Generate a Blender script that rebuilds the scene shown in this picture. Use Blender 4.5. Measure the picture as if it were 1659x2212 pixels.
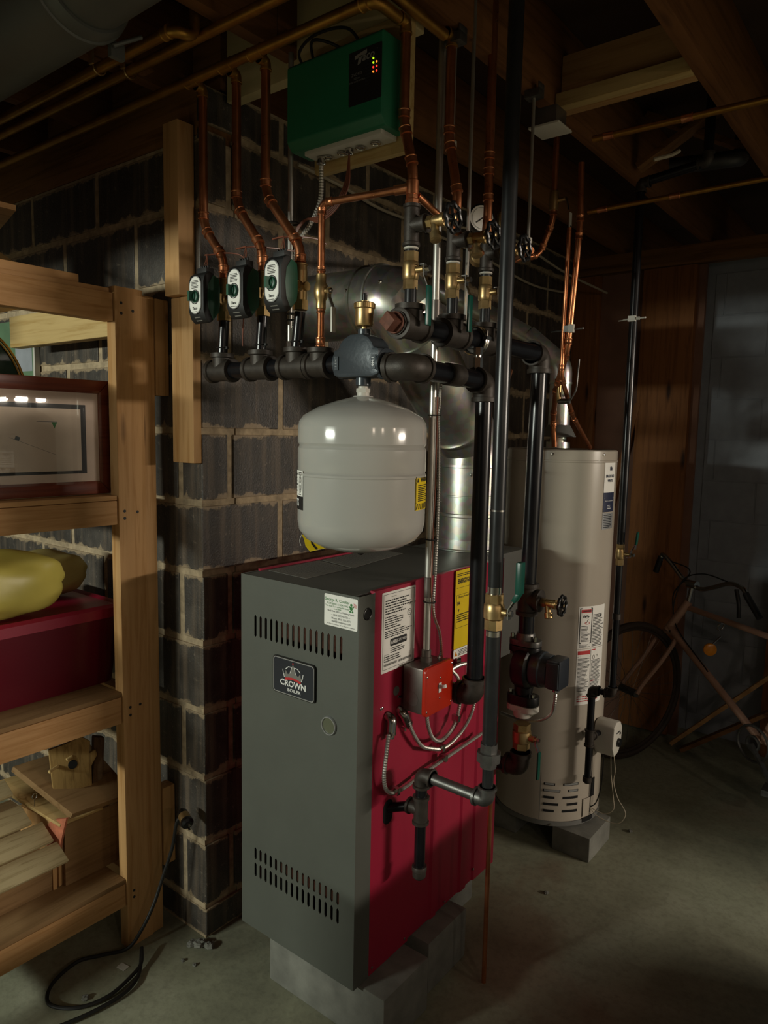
import bpy, bmesh, math, random
from mathutils import Vector, Matrix
random.seed(7)
V = Vector
PI = math.pi
sc = bpy.context.scene
for o in list(bpy.data.objects):
    bpy.data.objects.remove(o, do_unlink=True)
COL = sc.collection

# ------------------------------------------------------------------ camera
cd = bpy.data.cameras.new('camera')
cam = bpy.data.objects.new('camera', cd)
COL.objects.link(cam)
cd.sensor_fit = 'VERTICAL'
cd.sensor_height = 24.0
cd.sensor_width = 18.0
cd.lens = 1551.08 / 2212 * 24.0
cd.clip_start = 0.02
def cam_axes(yaw, pitch, roll):
    cy, sy, cp, sp, cr, sr = math.cos(yaw), math.sin(yaw), math.cos(pitch), math.sin(pitch), math.cos(roll), math.sin(roll)
    f = V((-sy*cp, cy*cp, sp)); r = V((cy, sy, 0)); u = r.cross(f)
    return r*cr + u*sr, u*cr - r*sr, f
_r, _u, _f = cam_axes(0.6604, -0.1115, 0.0196)
cam.matrix_world = Matrix(((_r.x, _u.x, -_f.x, 1.6353), (_r.y, _u.y, -_f.y, -1.2733), (_r.z, _u.z, -_f.z, 1.5326), (0, 0, 0, 1)))
sc.camera = cam

# ------------------------------------------------------------------ world, lamps, exposure
w = bpy.data.worlds.new('world'); sc.world = w
w.use_nodes = True
w.node_tree.nodes['Background'].inputs[0].default_value = (1.0, 0.86, 0.68, 1)
w.node_tree.nodes['Background'].inputs[1].default_value = 0.031
sc.view_settings.view_transform = 'Standard'
sc.view_settings.look = 'None'
sc.view_settings.gamma = 1
sc.view_settings.use_curve_mapping = False
sc.view_settings.exposure = 0.0
def area(name, loc, target, sx, sy, power, col):
    l = bpy.data.lights.new(name, 'AREA'); l.shape = 'RECTANGLE'; l.size = sx; l.size_y = sy
    l.energy = power; l.color = col
    o = bpy.data.objects.new(name, l); COL.objects.link(o)
    o.location = loc
    d = (V(target) - V(loc)).normalized()
    o.rotation_euler = d.to_track_quat('-Z', 'Y').to_euler()
    return o
area('tube_lamp_far', (6.4, 2.3, 1.90), (0.5, 0.1, 1.0), 1.3, 0.10, 135, (1.0, 0.88, 0.74))
area('added_wash_lamp', (6.9, 1.5, 2.25), (7.6, 1.5, 0.9), 0.6, 0.3, 60, (1.0, 0.90, 0.78))  # added lamp, washes the unseen pale wall for streaks and soft fill
for k, (x, y) in enumerate(((3.30, -1.69), (3.63, -.90), (3.72, .27))):
    l = bpy.data.lights.new('bulb', 'POINT'); l.energy = 9; l.shadow_soft_size = .03; l.color = (1.0, 0.80, 0.62)
    o = bpy.data.objects.new('bulb', l); COL.objects.link(o); o.location = (x, y, 1.97)
area('tube_lamp_left', (-.75, -4.30, 1.88), (0.5, 0.1, 1.0), 1.2, 0.10, 115, (0.95, 1.0, 0.87))

# ------------------------------------------------------------------ materials
def srgb(h):
    h = h.lstrip('#'); c = [int(h[i:i+2], 16)/255 for i in (0, 2, 4)]
    return tuple((x/12.92 if x <= .04045 else ((x+.055)/1.055)**2.4) for x in c) + (1,)
class N:
    def __init__(s, name):
        s.m = bpy.data.materials.new(name); s.m.use_nodes = True
        s.t = s.m.node_tree; s.b = s.t.nodes['Principled BSDF']
    def n(s, typ, **kw):
        x = s.t.nodes.new(typ)
        for k, v in kw.items():
            if k.startswith('i_'):
                x.inputs[k[2:].replace('_', ' ')].default_value = v
            else: setattr(x, k, v)
        return x
    def l(s, a, b): s.t.links.new(a, b)
    def coord(s, scale=(1, 1, 1), kind='Object', rot=(0, 0, 0)):
        c = s.n('ShaderNodeTexCoord'); mp = s.n('ShaderNodeMapping')
        mp.inputs['Scale'].default_value = scale; mp.inputs['Rotation'].default_value = rot
        s.l(c.outputs[kind], mp.inputs['Vector']); return mp.outputs[0]
    def noise(s, vec, scale, detail=4, rough=.55, dist=0):
        x = s.n('ShaderNodeTexNoise'); x.inputs['Scale'].default_value = scale; x.inputs['Detail'].default_value = detail
        x.inputs['Roughness'].default_value = rough; x.inputs['Distortion'].default_value = dist
        s.l(vec, x.inputs['Vector']); return x.outputs['Fac']
    def ramp(s, fac, stops):
        x = s.n('ShaderNodeValToRGB'); e = x.color_ramp.elements
        while len(e) > 1: e.remove(e[-1])
        e[0].position = stops[0][0]; e[0].color = stops[0][1]
        for p, c in stops[1:]:
            q = e.new(p); q.color = c
        s.l(fac, x.inputs[0]); return x.outputs[0]
    def mix(s, fac, a, b, mode='MIX'):
        x = s.n('ShaderNodeMix'); x.data_type = 'RGBA'; x.blend_type = mode
        for sock, v in ((x.inputs[0], fac), (x.inputs[6], a), (x.inputs[7], b)):
            if isinstance(v, (int, float, tuple)): sock.default_value = v
            else: s.l(v, sock)
        return x.outputs[2]
    def math(s, op, a, b=0.0):
        x = s.n('ShaderNodeMath'); x.operation = op
        for sock, v in ((x.inputs[0], a), (x.inputs[1], b)):
            if isinstance(v, (int, float)): sock.default_value = v
            else: s.l(v, sock)
        return x.outputs[0]
    def bump(s, h, strength=.3, dist=.002):
        x = s.n('ShaderNodeBump'); x.inputs['Strength'].default_value = strength; x.inputs['Distance'].default_value = dist
        s.l(h, x.inputs['Height']); s.l(x.outputs[0], s.b.inputs['Normal'])
    def set(s, col=None, rough=.5, metal=0, spec=.5):
        if col is not None:
            if isinstance(col, tuple): s.b.inputs['Base Color'].default_value = col
            else: s.l(col, s.b.inputs['Base Color'])
        if isinstance(rough, (int, float)): s.b.inputs['Roughness'].default_value = rough
        else: s.l(rough, s.b.inputs['Roughness'])
        s.b.inputs['Metallic'].default_value = metal
        s.b.inputs['Specular IOR Level'].default_value = spec
        return s.m
def plain(name, col, rough=.5, metal=0, var=.25, scale=30, bump=0, spec=.5):
    k = N(name); c = srgb(col); v = k.coord()
    f = k.noise(v, scale, 4)
    d = tuple(x*(1-var) for x in c[:3])+(1,); b = tuple(min(1, x*(1+var)) for x in c[:3])+(1,)
    if bump: k.bump(k.noise(v, scale*9, 3), bump, .001)
    return k.set(k.ramp(f, [(.3, d), (.7, b)]), rough, metal, spec)
def wood(name, light, dark, axis, rough=.65, grain=1.0):
    k = N(name)
    sca = {'x': (1.2, 22, 22), 'y': (22, 1.2, 22), 'z': (22, 22, 1.2)}[axis]
    v = k.coord(sca); g = k.noise(v, 2.2*grain, 6, .6, .8)
    col = k.ramp(g, [(.28, srgb(dark)), (.5, srgb(light)), (.75, tuple(min(1, x*1.12) for x in srgb(light)[:3])+(1,))])
    big = k.noise(k.coord((3, 3, 3)), 1.5, 2)
    col = k.mix(k.math('MULTIPLY', big, .45), col, srgb(dark), 'MIX')
    ks = {'x': (3.5, 16, 16), 'y': (16, 3.5, 16), 'z': (16, 16, 3.5)}[axis]
    vo = k.n('ShaderNodeTexVoronoi'); vo.inputs['Scale'].default_value = .55
    k.l(k.coord(ks), vo.inputs['Vector'])
    kn = k.ramp(vo.outputs['Distance'], [(.05, (1, 1, 1, 1)), (.13, (0, 0, 0, 1))])
    col = k.mix(kn, col, srgb('#3a2212'))
    k.bump(g, .25, .001)
    return k.set(col, rough, 0, .3)
def block_mat():
    k = N('painted_block'); v = k.coord()
    n1 = k.noise(v, 9, 5, .65); n2 = k.noise(v, 160, 3, .6)
    base = k.ramp(n1, [(.25, srgb('#2c2926')), (.5, srgb('#413d38')), (.75, srgb('#534d45'))])
    spk = k.ramp(k.noise(v, 55, 6, .75), [(.60, (0, 0, 0, 1)), (.68, (.6, .6, .6, 1))])
    base = k.mix(spk, base, srgb('#8d8274'))
    streak = k.ramp(k.noise(k.coord((26, 26, 1.6)), 1.0, 4, .6), [(.50, (0, 0, 0, 1)), (.70, (.5, .5, .5, 1))])
    base = k.mix(streak, base, srgb('#83725f'))
    # mortar smeared over the block's own edges
    g = k.n('ShaderNodeTexCoord'); sp = k.n('ShaderNodeSeparateXYZ'); k.l(g.outputs['Generated'], sp.inputs[0])
    ez = k.math('MINIMUM', sp.outputs[2], k.math('SUBTRACT', 1.0, sp.outputs[2]))
    wob = k.math('MULTIPLY', k.math('SUBTRACT', k.noise(v, 13, 5, .7), .40), .42)
    sm = k.math('SUBTRACT', k.math('ADD', wob, .012), ez)
    smr = k.ramp(sm, [(.0, (0, 0, 0, 1)), (.03, (.85, .85, .85, 1))])
    base = k.mix(smr, base, srgb('#a08d71'))
    k.bump(n2, .55, .003)
    return k.set(base, k.ramp(n1, [(.3, (.42, .42, .42, 1)), (.7, (.62, .62, .62, 1))]), 0, .5)
def floor_mat():
    k = N('concrete_floor'); v = k.coord()
    a = k.noise(v, 2.2, 6, .65, .4); b = k.noise(v, 1.1, 5, .6, .5); c = k.noise(v, 60, 4, .6)
    col = k.ramp(a, [(.3, srgb('#7a7a68')), (.5, srgb('#95967f')), (.68, srgb('#a8a892'))])
    st = k.ramp(b, [(.52, (0, 0, 0, 1)), (.62, (.45, .45, .45, 1))])
    col = k.mix(st, col, srgb('#86644f'))
    col = k.mix(k.ramp(c, [(.45, (0, 0, 0, 1)), (.8, (.35, .35, .35, 1))]), col, srgb('#4a463c'))
    k.bump(c, .25, .002)
    return k.set(col, .7, 0, .3)
def copper(name, c1, c2, rough):
    k = N(name); v = k.coord(); f = k.noise(v, 14, 5, .65)
    f2 = k.noise(v, 60, 3, .6)
    col = k.ramp(f, [(.3, srgb(c2)), (.6, srgb(c1))])
    return k.set(col, k.ramp(f2, [(.3, (rough-.03,)*3+(1,)), (.7, (rough+.05,)*3+(1,))]), .9)
def galv():
    k = N('galvanized'); v = k.coord()
    vo = k.n('ShaderNodeTexVoronoi'); vo.inputs['Scale'].default_value = 55; k.l(v, vo.inputs['Vector'])
    f = k.noise(v, 7, 4)
    col = k.mix(.25, k.ramp(f, [(.3, srgb('#a5a39b')), (.7, srgb('#d6d4cb'))]), vo.outputs['Color'], 'SOFT_LIGHT')
    return k.set(col, k.ramp(f, [(.3, (.26, .26, .26, 1)), (.7, (.42, .42, .42, 1))]), .92)
MAT = dict(
    block=block_mat(), mortar=plain('mortar', '#a8967a', .9, 0, .3, 40, .5), floor=floor_mat(),
    bluewall=plain('painted_grey_block', '#9499a0', .75, 0, .12, 12, .2),
    pink=plain('tan_backing_board', '#7d5a48', .85, 0, .15, 6),
    wood_x=wood('pine_x', '#c49c6c', '#a0743f', 'x'), wood_y=wood('pine_y', '#c29867', '#9e703c', 'y'), wood_z=wood('pine_z', '#c29967', '#a0733f', 'z'),
    pale_x=wood('pale_pine_x', '#c9b07a', '#a98a50', 'x'), pale_y=wood('pale_pine_y', '#c9ad78', '#a5854c', 'y'),
    oldwood_y=wood('old_joist_y', '#7d5430', '#583617', 'y'), oldwood_x=wood('old_joist_x', '#8a6238', '#5e3c1c', 'x'), oldwood_z=wood('old_stud_z', '#946136', '#6a401d', 'z'),
    rough_x=wood('rough_cedar_x', '#b5a680', '#857349', 'x', .9, 2), rough_y=wood('rough_cedar_y', '#bdb08a', '#8f8058', 'y', .9, 2), bark=wood('grey_bark', '#6a5138', '#3a2817', 'z', .95, 2), ply=wood('brown_plywood', '#937550', '#6f5230', 'y', .8),
    jacket=plain('grey_jacket_paint', '#555851', .5, 0, .05, 9, .25), jacket_dark=plain('grey_top_paint', '#54544f', .5, 0, .06, 9, .2),
    red=plain('crimson_jacket_paint', '#9d1a38', .42, 0, .06, 5), black=plain('black_paint', '#101010', .35, 0, .2, 20), black_matte=plain('black_moulded_plastic', '#151514', .6, 0, .1, 20), olive=plain('olive_glass', '#5f6250', .2, 0, .08, 20), void=plain('dark_hollow', '#050505', .9, 0, 0, 5),
    iron=plain('black_iron_fitting', '#3b352f', .5, .35, .25, 60, .35), steel=plain('black_steel_pipe', '#17171a', .25, .2, .3, 25), gas=plain('grey_steel_pipe', '#2c2d2e', .28, .3, .2, 25),
    fit_grey=plain('galvanized_fitting', '#6d6c69', .42, .8, .2, 50, .2), rust=plain('rusty_plug', '#6b4436', .6, .4, .3, 90, .6),
    copper=copper('copper_pipe', '#d08a60', '#b26d46', .30), copper_old=copper('tarnished_copper', '#b5893f', '#94682e', .42),
    brass=copper('brass', '#c4a877', '#a58a5a', .36), chrome=plain('bright_plated_steel', '#b9b7b2', .2, 1, .1, 20), galv=galv(),
    emt=plain('conduit_steel', '#c2c0b8', .36, .8, .12, 18),
    tank=plain('grey_enamel', '#adaca6', .13, 0, .03, 4), heater=plain('beige_enamel', '#b0a799', .24, 0, .03, 4), heater_base=plain('grey_base_ring', '#6d6d69', .5, 0, .1, 10),
    logwood=wood('log_face', '#a1834f', '#6c522c', 'z', .9, 2), green_box=plain('dark_green_case', '#20704f', .45, 0, .06, 12), green=plain('green_plastic', '#17503a', .45, 0, .08, 12), handle=plain('green_vinyl', '#064a3d', .3, 0, .06, 15), scoop=plain('slate_enamel', '#3f464c', .3, .2, .1, 12, .3),
    white=plain('white_print_paper', '#f2f1ea', .45, 0, .03, 8), offwhite=plain('white_plastic', '#c9c6bb', .45, 0, .04, 8), yellow=plain('yellow_print', '#e3c414', .45, 0, .04, 8), navy=plain('navy_print', '#1c2340', .45, 0, .05, 8),
    slate=plain('slate_print', '#272c33', .35, 0, .06, 8), ink=plain('black_ink', '#191919', .6, 0, 0, 8), greyink=plain('grey_ink', '#77756e', .6, 0, 0, 8), redink=plain('red_ink', '#c02a2c', .55, 0, 0, 8), greenink=plain('green_ink', '#2f7a38', .55, 0, 0, 8), whiteink=plain('white_ink', '#e6e6e2', .5, 0, 0, 8), silver=plain('silver_ink', '#a9abab', .35, .5, .05, 8),
    boxred=plain('orange_red_cover', '#b5260f', .3, 0, .08, 14), boxgrey=plain('grey_steel_box', '#77706a', .4, .7, .12, 14),
    duct=plain('grey_duct', '#5a5c58', .5, .3, .1, 6), rubber=plain('black_rubber', '#1c1b1a', .5, 0, .15, 20), wirecu=plain('brown_wire', '#7d4a38', .4, 0, .1, 20), wirewhite=plain('pale_cable', '#b5ab95', .5, 0, .1, 20),
    concrete=plain('grey_concrete_block', '#77776f', .85, 0, .2, 18, .5), frame=wood('cherry_frame', '#7d3f2a', '#5a2819', 'y', .3), matboard=plain('tan_mat_board', '#d6c2b0', .8, 0, .05, 10), paper=plain('aged_paper', '#d4c4b0', .8, 0, .08, 9),
    gold=plain('gilt', '#b08a45', .3, 1, .15, 30), mirror=plain('dark_green_glass', '#1f3a2a', .12, 0, .1, 3), tote=plain('burgundy_plastic', '#5c0a1c', .3, 0, .1, 4), lid=plain('crimson_plastic', '#8d1030', .38, 0, .1, 4),
    bag=plain('yellow_plastic_bag', '#c2b75a', .4, 0, .12, 5), bag2=plain('pale_yellow_fabric', '#b8a966', .55, 0, .12, 5), bikepaint=plain('tan_bicycle_paint', '#ad8772', .35, .1, .1, 10), tyre=plain('brown_tyre_rubber', '#3b2e24', .7, 0, .1, 10), amber=plain('amber_reflector', '#d8860c', .3, 0, .05, 10), insul=plain('cream_board', '#c4b487', .8, 0, .08, 5), greenpaint=plain('green_painted_board', '#5c7a5c', .6, 0, .2, 7), subfloor=plain('subfloor_boards', '#3f2a18', .8, 0, .3, 4), osb=plain('orange_osb', '#b4694c', .85, 0, .25, 40))
def emis(name, col, s):
    k = N(name); k.set(srgb(col), .5)
    k.b.inputs['Emission Color'].default_value = srgb(col); k.b.inputs['Emission Strength'].default_value = s
    return k.m
MAT['led_r'] = emis('red_led', '#ff3a2a', 1.2); MAT['led_g'] = emis('green_led', '#c8ff20', 1.0); MAT['led_a'] = emis('amber_led', '#ff9a30', 1.1)
_g = N('picture_glass'); _tr = _g.n('ShaderNodeBsdfTransparent'); _gl = _g.n('ShaderNodeBsdfGlossy'); _gl.inputs['Roughness'].default_value = .02
_fr = _g.n('ShaderNodeFresnel'); _fr.inputs['IOR'].default_value = 1.5; _mx = _g.n('ShaderNodeMixShader')
_g.l(_fr.outputs[0], _mx.inputs[0]); _g.l(_tr.outputs[0], _mx.inputs[1]); _g.l(_gl.outputs[0], _mx.inputs[2])
_g.l(_mx.outputs[0], _g.t.nodes['Material Output'].inputs['Surface'])
MAT['glass'] = _g.m

# ------------------------------------------------------------------ mesh builder
class M:
    def __init__(s): s.v = []; s.f = []; s.p = []; s.T = None
    def add(s, vs, fs):
        b = len(s.v)
        s.v += [(s.T @ V(p)) if s.T else V(p) for p in vs]
        n = len(s.f); s.f += [tuple(i+b for i in f) for f in fs]; s.p.append((b, len(s.v), n, len(s.f))); return s
    def box(s, x0, x1, y0, y1, z0, z1):
        return s.add([(x, y, z) for x in (x0, x1) for y in (y0, y1) for z in (z0, z1)],
                     [(0, 1, 3, 2), (4, 6, 7, 5), (0, 4, 5, 1), (2, 3, 7, 6), (0, 2, 6, 4), (1, 5, 7, 3)])
    def quad(s, a, b, c, d): return s.add([a, b, c, d], [(0, 1, 2, 3)])
    def slab(s, a, b, c, d, t):     # quad with thickness along its normal
        a, b, c, d = V(a), V(b), V(c), V(d); n = (b-a).cross(d-a).normalized()*t
        return s.add([a, b, c, d, a+n, b+n, c+n, d+n], [(3, 2, 1, 0), (4, 5, 6, 7), (0, 1, 5, 4), (1, 2, 6, 5), (2, 3, 7, 6), (3, 0, 4, 7)])
    def beam(s, p, q, w, h, up=(0, 0, 1)):   # rectangular bar from p to q
        p, q = V(p), V(q); d = (q-p).normalized(); u = V(up); r = d.cross(u).normalized()*w/2; u = r.cross(d).normalized()*h/2
        return s.add([p-r-u, p+r-u, p+r+u, p-r+u, q-r-u, q+r-u, q+r+u, q-r+u], [(0, 3, 2, 1), (4, 5, 6, 7), (0, 1, 5, 4), (1, 2, 6, 5), (2, 3, 7, 6), (3, 0, 4, 7)])
    def rings(s, rings, closed=False, caps=True):
        n = len(rings[0]); vs = [p for r in rings for p in r]; fs = []
        m = len(rings)
        for i in range(m if closed else m-1):
            a, b = i*n, ((i+1) % m)*n
            for j in range(n): fs.append((a+j, a+(j+1) % n, b+(j+1) % n, b+j))
        if caps and not closed:
            fs.append(tuple(range(n))[::-1]); fs.append(tuple(range((m-1)*n, m*n)))
        return s.add(vs, fs)
    def sweep(s, pts, r, seg=12, closed=False, caps=True):
        pts = [V(p) for p in pts]; n = len(pts); rr = r if isinstance(r, (list, tuple)) else [r]*n
        t0 = (pts[1]-pts[0]).normalized()
        a = t0.cross(V((0, 0, 1)) if abs(t0.z) < .9 else V((1, 0, 0))).normalized()
        out = []
        for i, p in enumerate(pts):
            if closed: t = (pts[(i+1) % n]-pts[i-1])
            else: t = pts[min(i+1, n-1)]-pts[max(i-1, 0)]
            t.normalize(); a = (a-t*a.dot(t)).normalized(); b = t.cross(a)
            out.append([p+(a*math.cos(2*PI*j/seg)+b*math.sin(2*PI*j/seg))*rr[i] for j in range(seg)])
        return s.rings(out, closed, caps)
    def cyl(s, p, q, r, r2=None, seg=20): return s.sweep([p, q], [r, r if r2 is None else r2], seg)
    def lathe(s, c, d, prof, seg=28):      # prof: (radius, distance along d)
        c, d = V(c), V(d).normalized()
        a = d.cross(V((0, 0, 1)) if abs(d.z) < .9 else V((1, 0, 0))).normalized(); b = d.cross(a)
        return s.rings([[c+d*h+(a*math.cos(2*PI*j/seg)+b*math.sin(2*PI*j/seg))*max(r, .0002) for j in range(seg)] for r, h in prof])
    def hexa(s, p, q, r): return s.sweep([p, q], r, 6)
    def tube(s, pts, r, fil=.03, seg=12): return s.sweep(fillet(pts, fil), r, seg)
    def prism(s, poly, f, t0, t1):         # poly in (u,v); f maps (u,v,t) to a point
        n = len(poly)
        return s.add([f(u, v, t0) for u, v in poly]+[f(u, v, t1) for u, v in poly],
                     [tuple(range(n))[::-1], tuple(range(n, 2*n))]+[(i, (i+1) % n, n+(i+1) % n, n+i) for i in range(n)])
    def torus(s, c, n, R, r, seg=24, ts=8, a0=0, a1=2*PI, lobes=0, amp=0):
        c, n = V(c), V(n).normalized(); a = n.cross(V((0, 0, 1)) if abs(n.z) < .9 else V((1, 0, 0))).normalized(); b = n.cross(a)
        full = abs(a1-a0-2*PI) < 1e-4; k = seg if full else seg+1
        P_ = []
        for i in range(k):
            t = a0+(a1-a0)*i/seg; rad = R+(amp*math.cos(lobes*t) if lobes else 0)
            P_.append(c+(a*math.cos(t)+b*math.sin(t))*rad)
        return s.sweep(P_, r, ts, closed=full)
    def ball(s, c, r, seg=14, rz=None):
        rz = rz or r
        return s.lathe(V(c)-V((0, 0, rz)), (0, 0, 1), [(r*math.sin(PI*i/8), rz*(1-math.cos(PI*i/8))) for i in range(9)], seg)
def fillet(pts, rad, k=6):
    pts = [V(p) for p in pts]
    if len(pts) < 3 or rad <= 0: return pts
    out = [pts[0]]
    for i in range(1, len(pts)-1):
        p0, p, p1 = pts[i-1], pts[i], pts[i+1]
        d0, d1 = (p0-p), (p1-p); L = min(rad, d0.length*.49, d1.length*.49)
        a, b = p+d0.normalized()*L, p+d1.normalized()*L
        for j in range(k+1):
            t = j/k; out.append(a*(1-t)**2+p*2*t*(1-t)+b*t*t)
    out.append(pts[-1]); return out
def spline(pts, k=10):
    pts = [V(p) for p in pts]; P_ = [pts[0]*2-pts[1]]+pts+[pts[-1]*2-pts[-2]]; out = []
    for i in range(1, len(P_)-2):
        for j in range(k):
            t = j/k; a, b, c, d = P_[i-1:i+3]
            out.append(.5*((2*b)+(c-a)*t+(2*a-5*b+4*c-d)*t*t+(3*b-a-3*c+d)*t**3))
    out.append(pts[-1]); return out
def resample(pts, step):
    out = [pts[0]]; acc = 0
    for a, b in zip(pts, pts[1:]):
        L = (b-a).length
        while acc+L >= step:
            t = (step-acc)/L; a = a+(b-a)*t; out.append(a.copy()); L = (b-a).length; acc = 0
        acc += L
    return out

# ------------------------------------------------------------------ objects
WL = {}
def tag(o, label=None, cat=None, group=None, kind=None):
    if label: o['label'] = label
    if cat: o['category'] = cat
    if group: o['group'] = group
    if kind: o['kind'] = kind
    return o
def thing(name, label, cat, loc=(0, 0, 0), group=None):
    o = bpy.data.objects.new(name, None); COL.objects.link(o); o.location = loc; o.empty_display_size = .02
    WL[o] = V(loc); return tag(o, label, cat, group)
SPLIT = {'nipple', 'black_nipple', 'solder_cup', 'pipe_fitting', 'screw', 'cover_screw', 'knockout', 'conduit_coupling', 'cable_tie', 'cable_clip', 'crimp_ring', 'sheet_screw', 'flange_bolt', 'jacket_screw', 'hood_leg', 'elbow_connector', 'scoop_collar', 'raised_tab', 'bare_thread', 'tape_wrap', 'hook_strap', 'cable_connector', 'screw_hole', 'blade', 'grip', 'brake_cable', 'bracket', 'lead_wire', 'vertical_pipe', 'pipe_clip', 'door_gasket', 'intake_slot', 'slot_glint', 'perch', 'gilt_rim', 'fork'}
def split_pieces(m):
    n = len(m.p); bb = []
    for v0, v1, f0, f1 in m.p:
        vs = m.v[v0:v1]; bb.append([(min(p[k] for p in vs)-.0004, max(p[k] for p in vs)+.0004) for k in range(3)])
    par = list(range(n))
    def find(i):
        while par[i] != i: i = par[i]
        return i
    for i in range(n):
        for j in range(i):
            if all(bb[i][k][0] < bb[j][k][1] and bb[j][k][0] < bb[i][k][1] for k in range(3)): par[find(i)] = find(j)
    out = {}
    for i, (v0, v1, f0, f1) in enumerate(m.p):
        q = out.setdefault(find(i), M()); b = len(q.v)-v0
        q.v += m.v[v0:v1]; q.f += [tuple(x+b for x in f) for f in m.f[f0:f1]]
    return list(out.values())
def obj(name, m, mat, parent=None, label=None, bev=0, smooth=35, kind=None, clean=True):
    if name in SPLIT and parent is not None and len(m.p) > 1:
        qs = split_pieces(m)
        if 1 < len(qs) <= 60:
            return [obj(name, q, mat, parent, label, bev, smooth, kind, clean) for q in qs][0]
    me = bpy.data.meshes.new(name)
    vs = m.v
    lo = V((min(p.x for p in vs), min(p.y for p in vs), min(p.z for p in vs))); hi = V((max(p.x for p in vs), max(p.y for p in vs), max(p.z for p in vs)))
    c = (lo+hi)/2
    if parent is None: c.z = lo.z
    me.from_pydata([p-c for p in vs], [], m.f)
    bm = bmesh.new(); bm.from_mesh(me)
    if clean: bmesh.ops.recalc_face_normals(bm, faces=bm.faces)
    if bev:
        es = [e for e in bm.edges if len(e.link_faces) == 2 and e.calc_face_angle(0) > .6]
        bmesh.ops.bevel(bm, geom=es, offset=bev, segments=2, affect='EDGES', profile=.6, clamp_overlap=True)
    bm.to_mesh(me); bm.free()
    if smooth:
        me.shade_smooth(); me.set_sharp_from_angle(angle=math.radians(smooth))
    mats = mat if isinstance(mat, (list, tuple)) else [mat]
    for x in mats: me.materials.append(MAT[x])
    o = bpy.data.objects.new(name, me); COL.objects.link(o)
    WL[o] = c
    if parent is not None:
        o.parent = parent; o.location = c-WL[parent]
    else: o.location = c
    if label: o['label'] = label
    if kind: o['kind'] = kind
    return o
def dup(root, loc, label, rotz=None):
    r = root.copy(); COL.objects.link(r); r.location = loc; r['label'] = label; WL[r] = V(loc)
    if rotz is not None: r.rotation_euler[2] = rotz
    for ch in list(root.children):
        c = ch.copy(); COL.objects.link(c); c.parent = r
        for g in list(ch.children):
            d = g.copy(); COL.objects.link(d); d.parent = c
    return r
_tc = {}
def text(m, s, size, f, align='CENTER', bold=0, ext=.0003, sx=1.0):
    """adds extruded lettering to m; f maps (u, v, t) to a point, u along the line, v up"""
    cu = bpy.data.curves.new('t', 'FONT'); cu.body = s; cu.size = size; cu.align_x = align; cu.align_y = 'CENTER'; cu.offset = bold; cu.resolution_u = 2
    o = bpy.data.objects.new('t', cu); COL.objects.link(o)
    me = bpy.data.meshes.new_from_object(o.evaluated_get(bpy.context.evaluated_depsgraph_get()))
    m.add([f(p.co.x*sx, p.co.y, ext) for p in me.vertices], [tuple(q.vertices) for q in me.polygons])
    bpy.data.objects.remove(o); bpy.data.curves.remove(cu); bpy.data.meshes.remove(me)
def rrect(x0, x1, y0, y1, r, k=4):
    out = []
    for cx, cy, a in ((x1-r, y1-r, 0), (x0+r, y1-r, PI/2), (x0+r, y0+r, PI), (x1-r, y0+r, 1.5*PI)):
        for i in range(k+1):
            t = a+PI/2*i/k; out.append((cx+r*math.cos(t), cy+r*math.sin(t)))
    return out
def plane_map(o, r, u):
    o, r, u = V(o), V(r).normalized(), V(u).normalized(); n = r.cross(u)
    return lambda a, b, t=0: o+r*a+u*b+n*t
def cyl_map(c, R, a0):            # wraps (u, v) round a vertical cylinder; u=0 sits at angle a0 and grows counter-clockwise
    return lambda u, v, t=0: V((c[0]+(R+t)*math.cos(a0+u/R), c[1]+(R+t)*math.sin(a0+u/R), c[2]+v))
def patch(m, f, u0, u1, v0, v1, t=.0006, k=8):
    g = [[f(u0+(u1-u0)*i/k, v, t) for i in range(k+1)] for v in (v0, v1)]
    b = [[f(u0+(u1-u0)*i/k, v, 0) for i in range(k+1)] for v in (v0, v1)]
    for i in range(k):
        m.add([g[0][i], g[0][i+1], g[1][i+1], g[1][i]], [(0, 1, 2, 3)])
    return m
def smallprint(m, f, u0, u1, v0, v1, rows, t=.0010, dens=.85, h=.45):
    dv = (v1-v0)/rows
    for i in range(rows):
        v = v1-dv*(i+.5); u = u0; end = u0+(u1-u0)*random.uniform(.6, 1.0)
        while u < end:
            wl = random.uniform(.03, .12)*(u1-u0)
            m.quad(f(u, v-dv*h/2, t), f(min(u+wl, end), v-dv*h/2, t), f(min(u+wl, end), v+dv*h/2, t), f(u, v+dv*h/2, t)); u += wl+.018*(u1-u0)
    return m
# ================================================================== the setting
ZK = lambda k: .1015+.2032*k
def struct(name, m, mat, parent=None, **kw):
    o = obj(name, m, mat, parent, **kw)
    if parent is None: o['kind'] = 'structure'
    return o
struct('floor', M().box(-2.2, 8, -6.2, 4.2, -.06, 0), 'floor', smooth=0)

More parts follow.
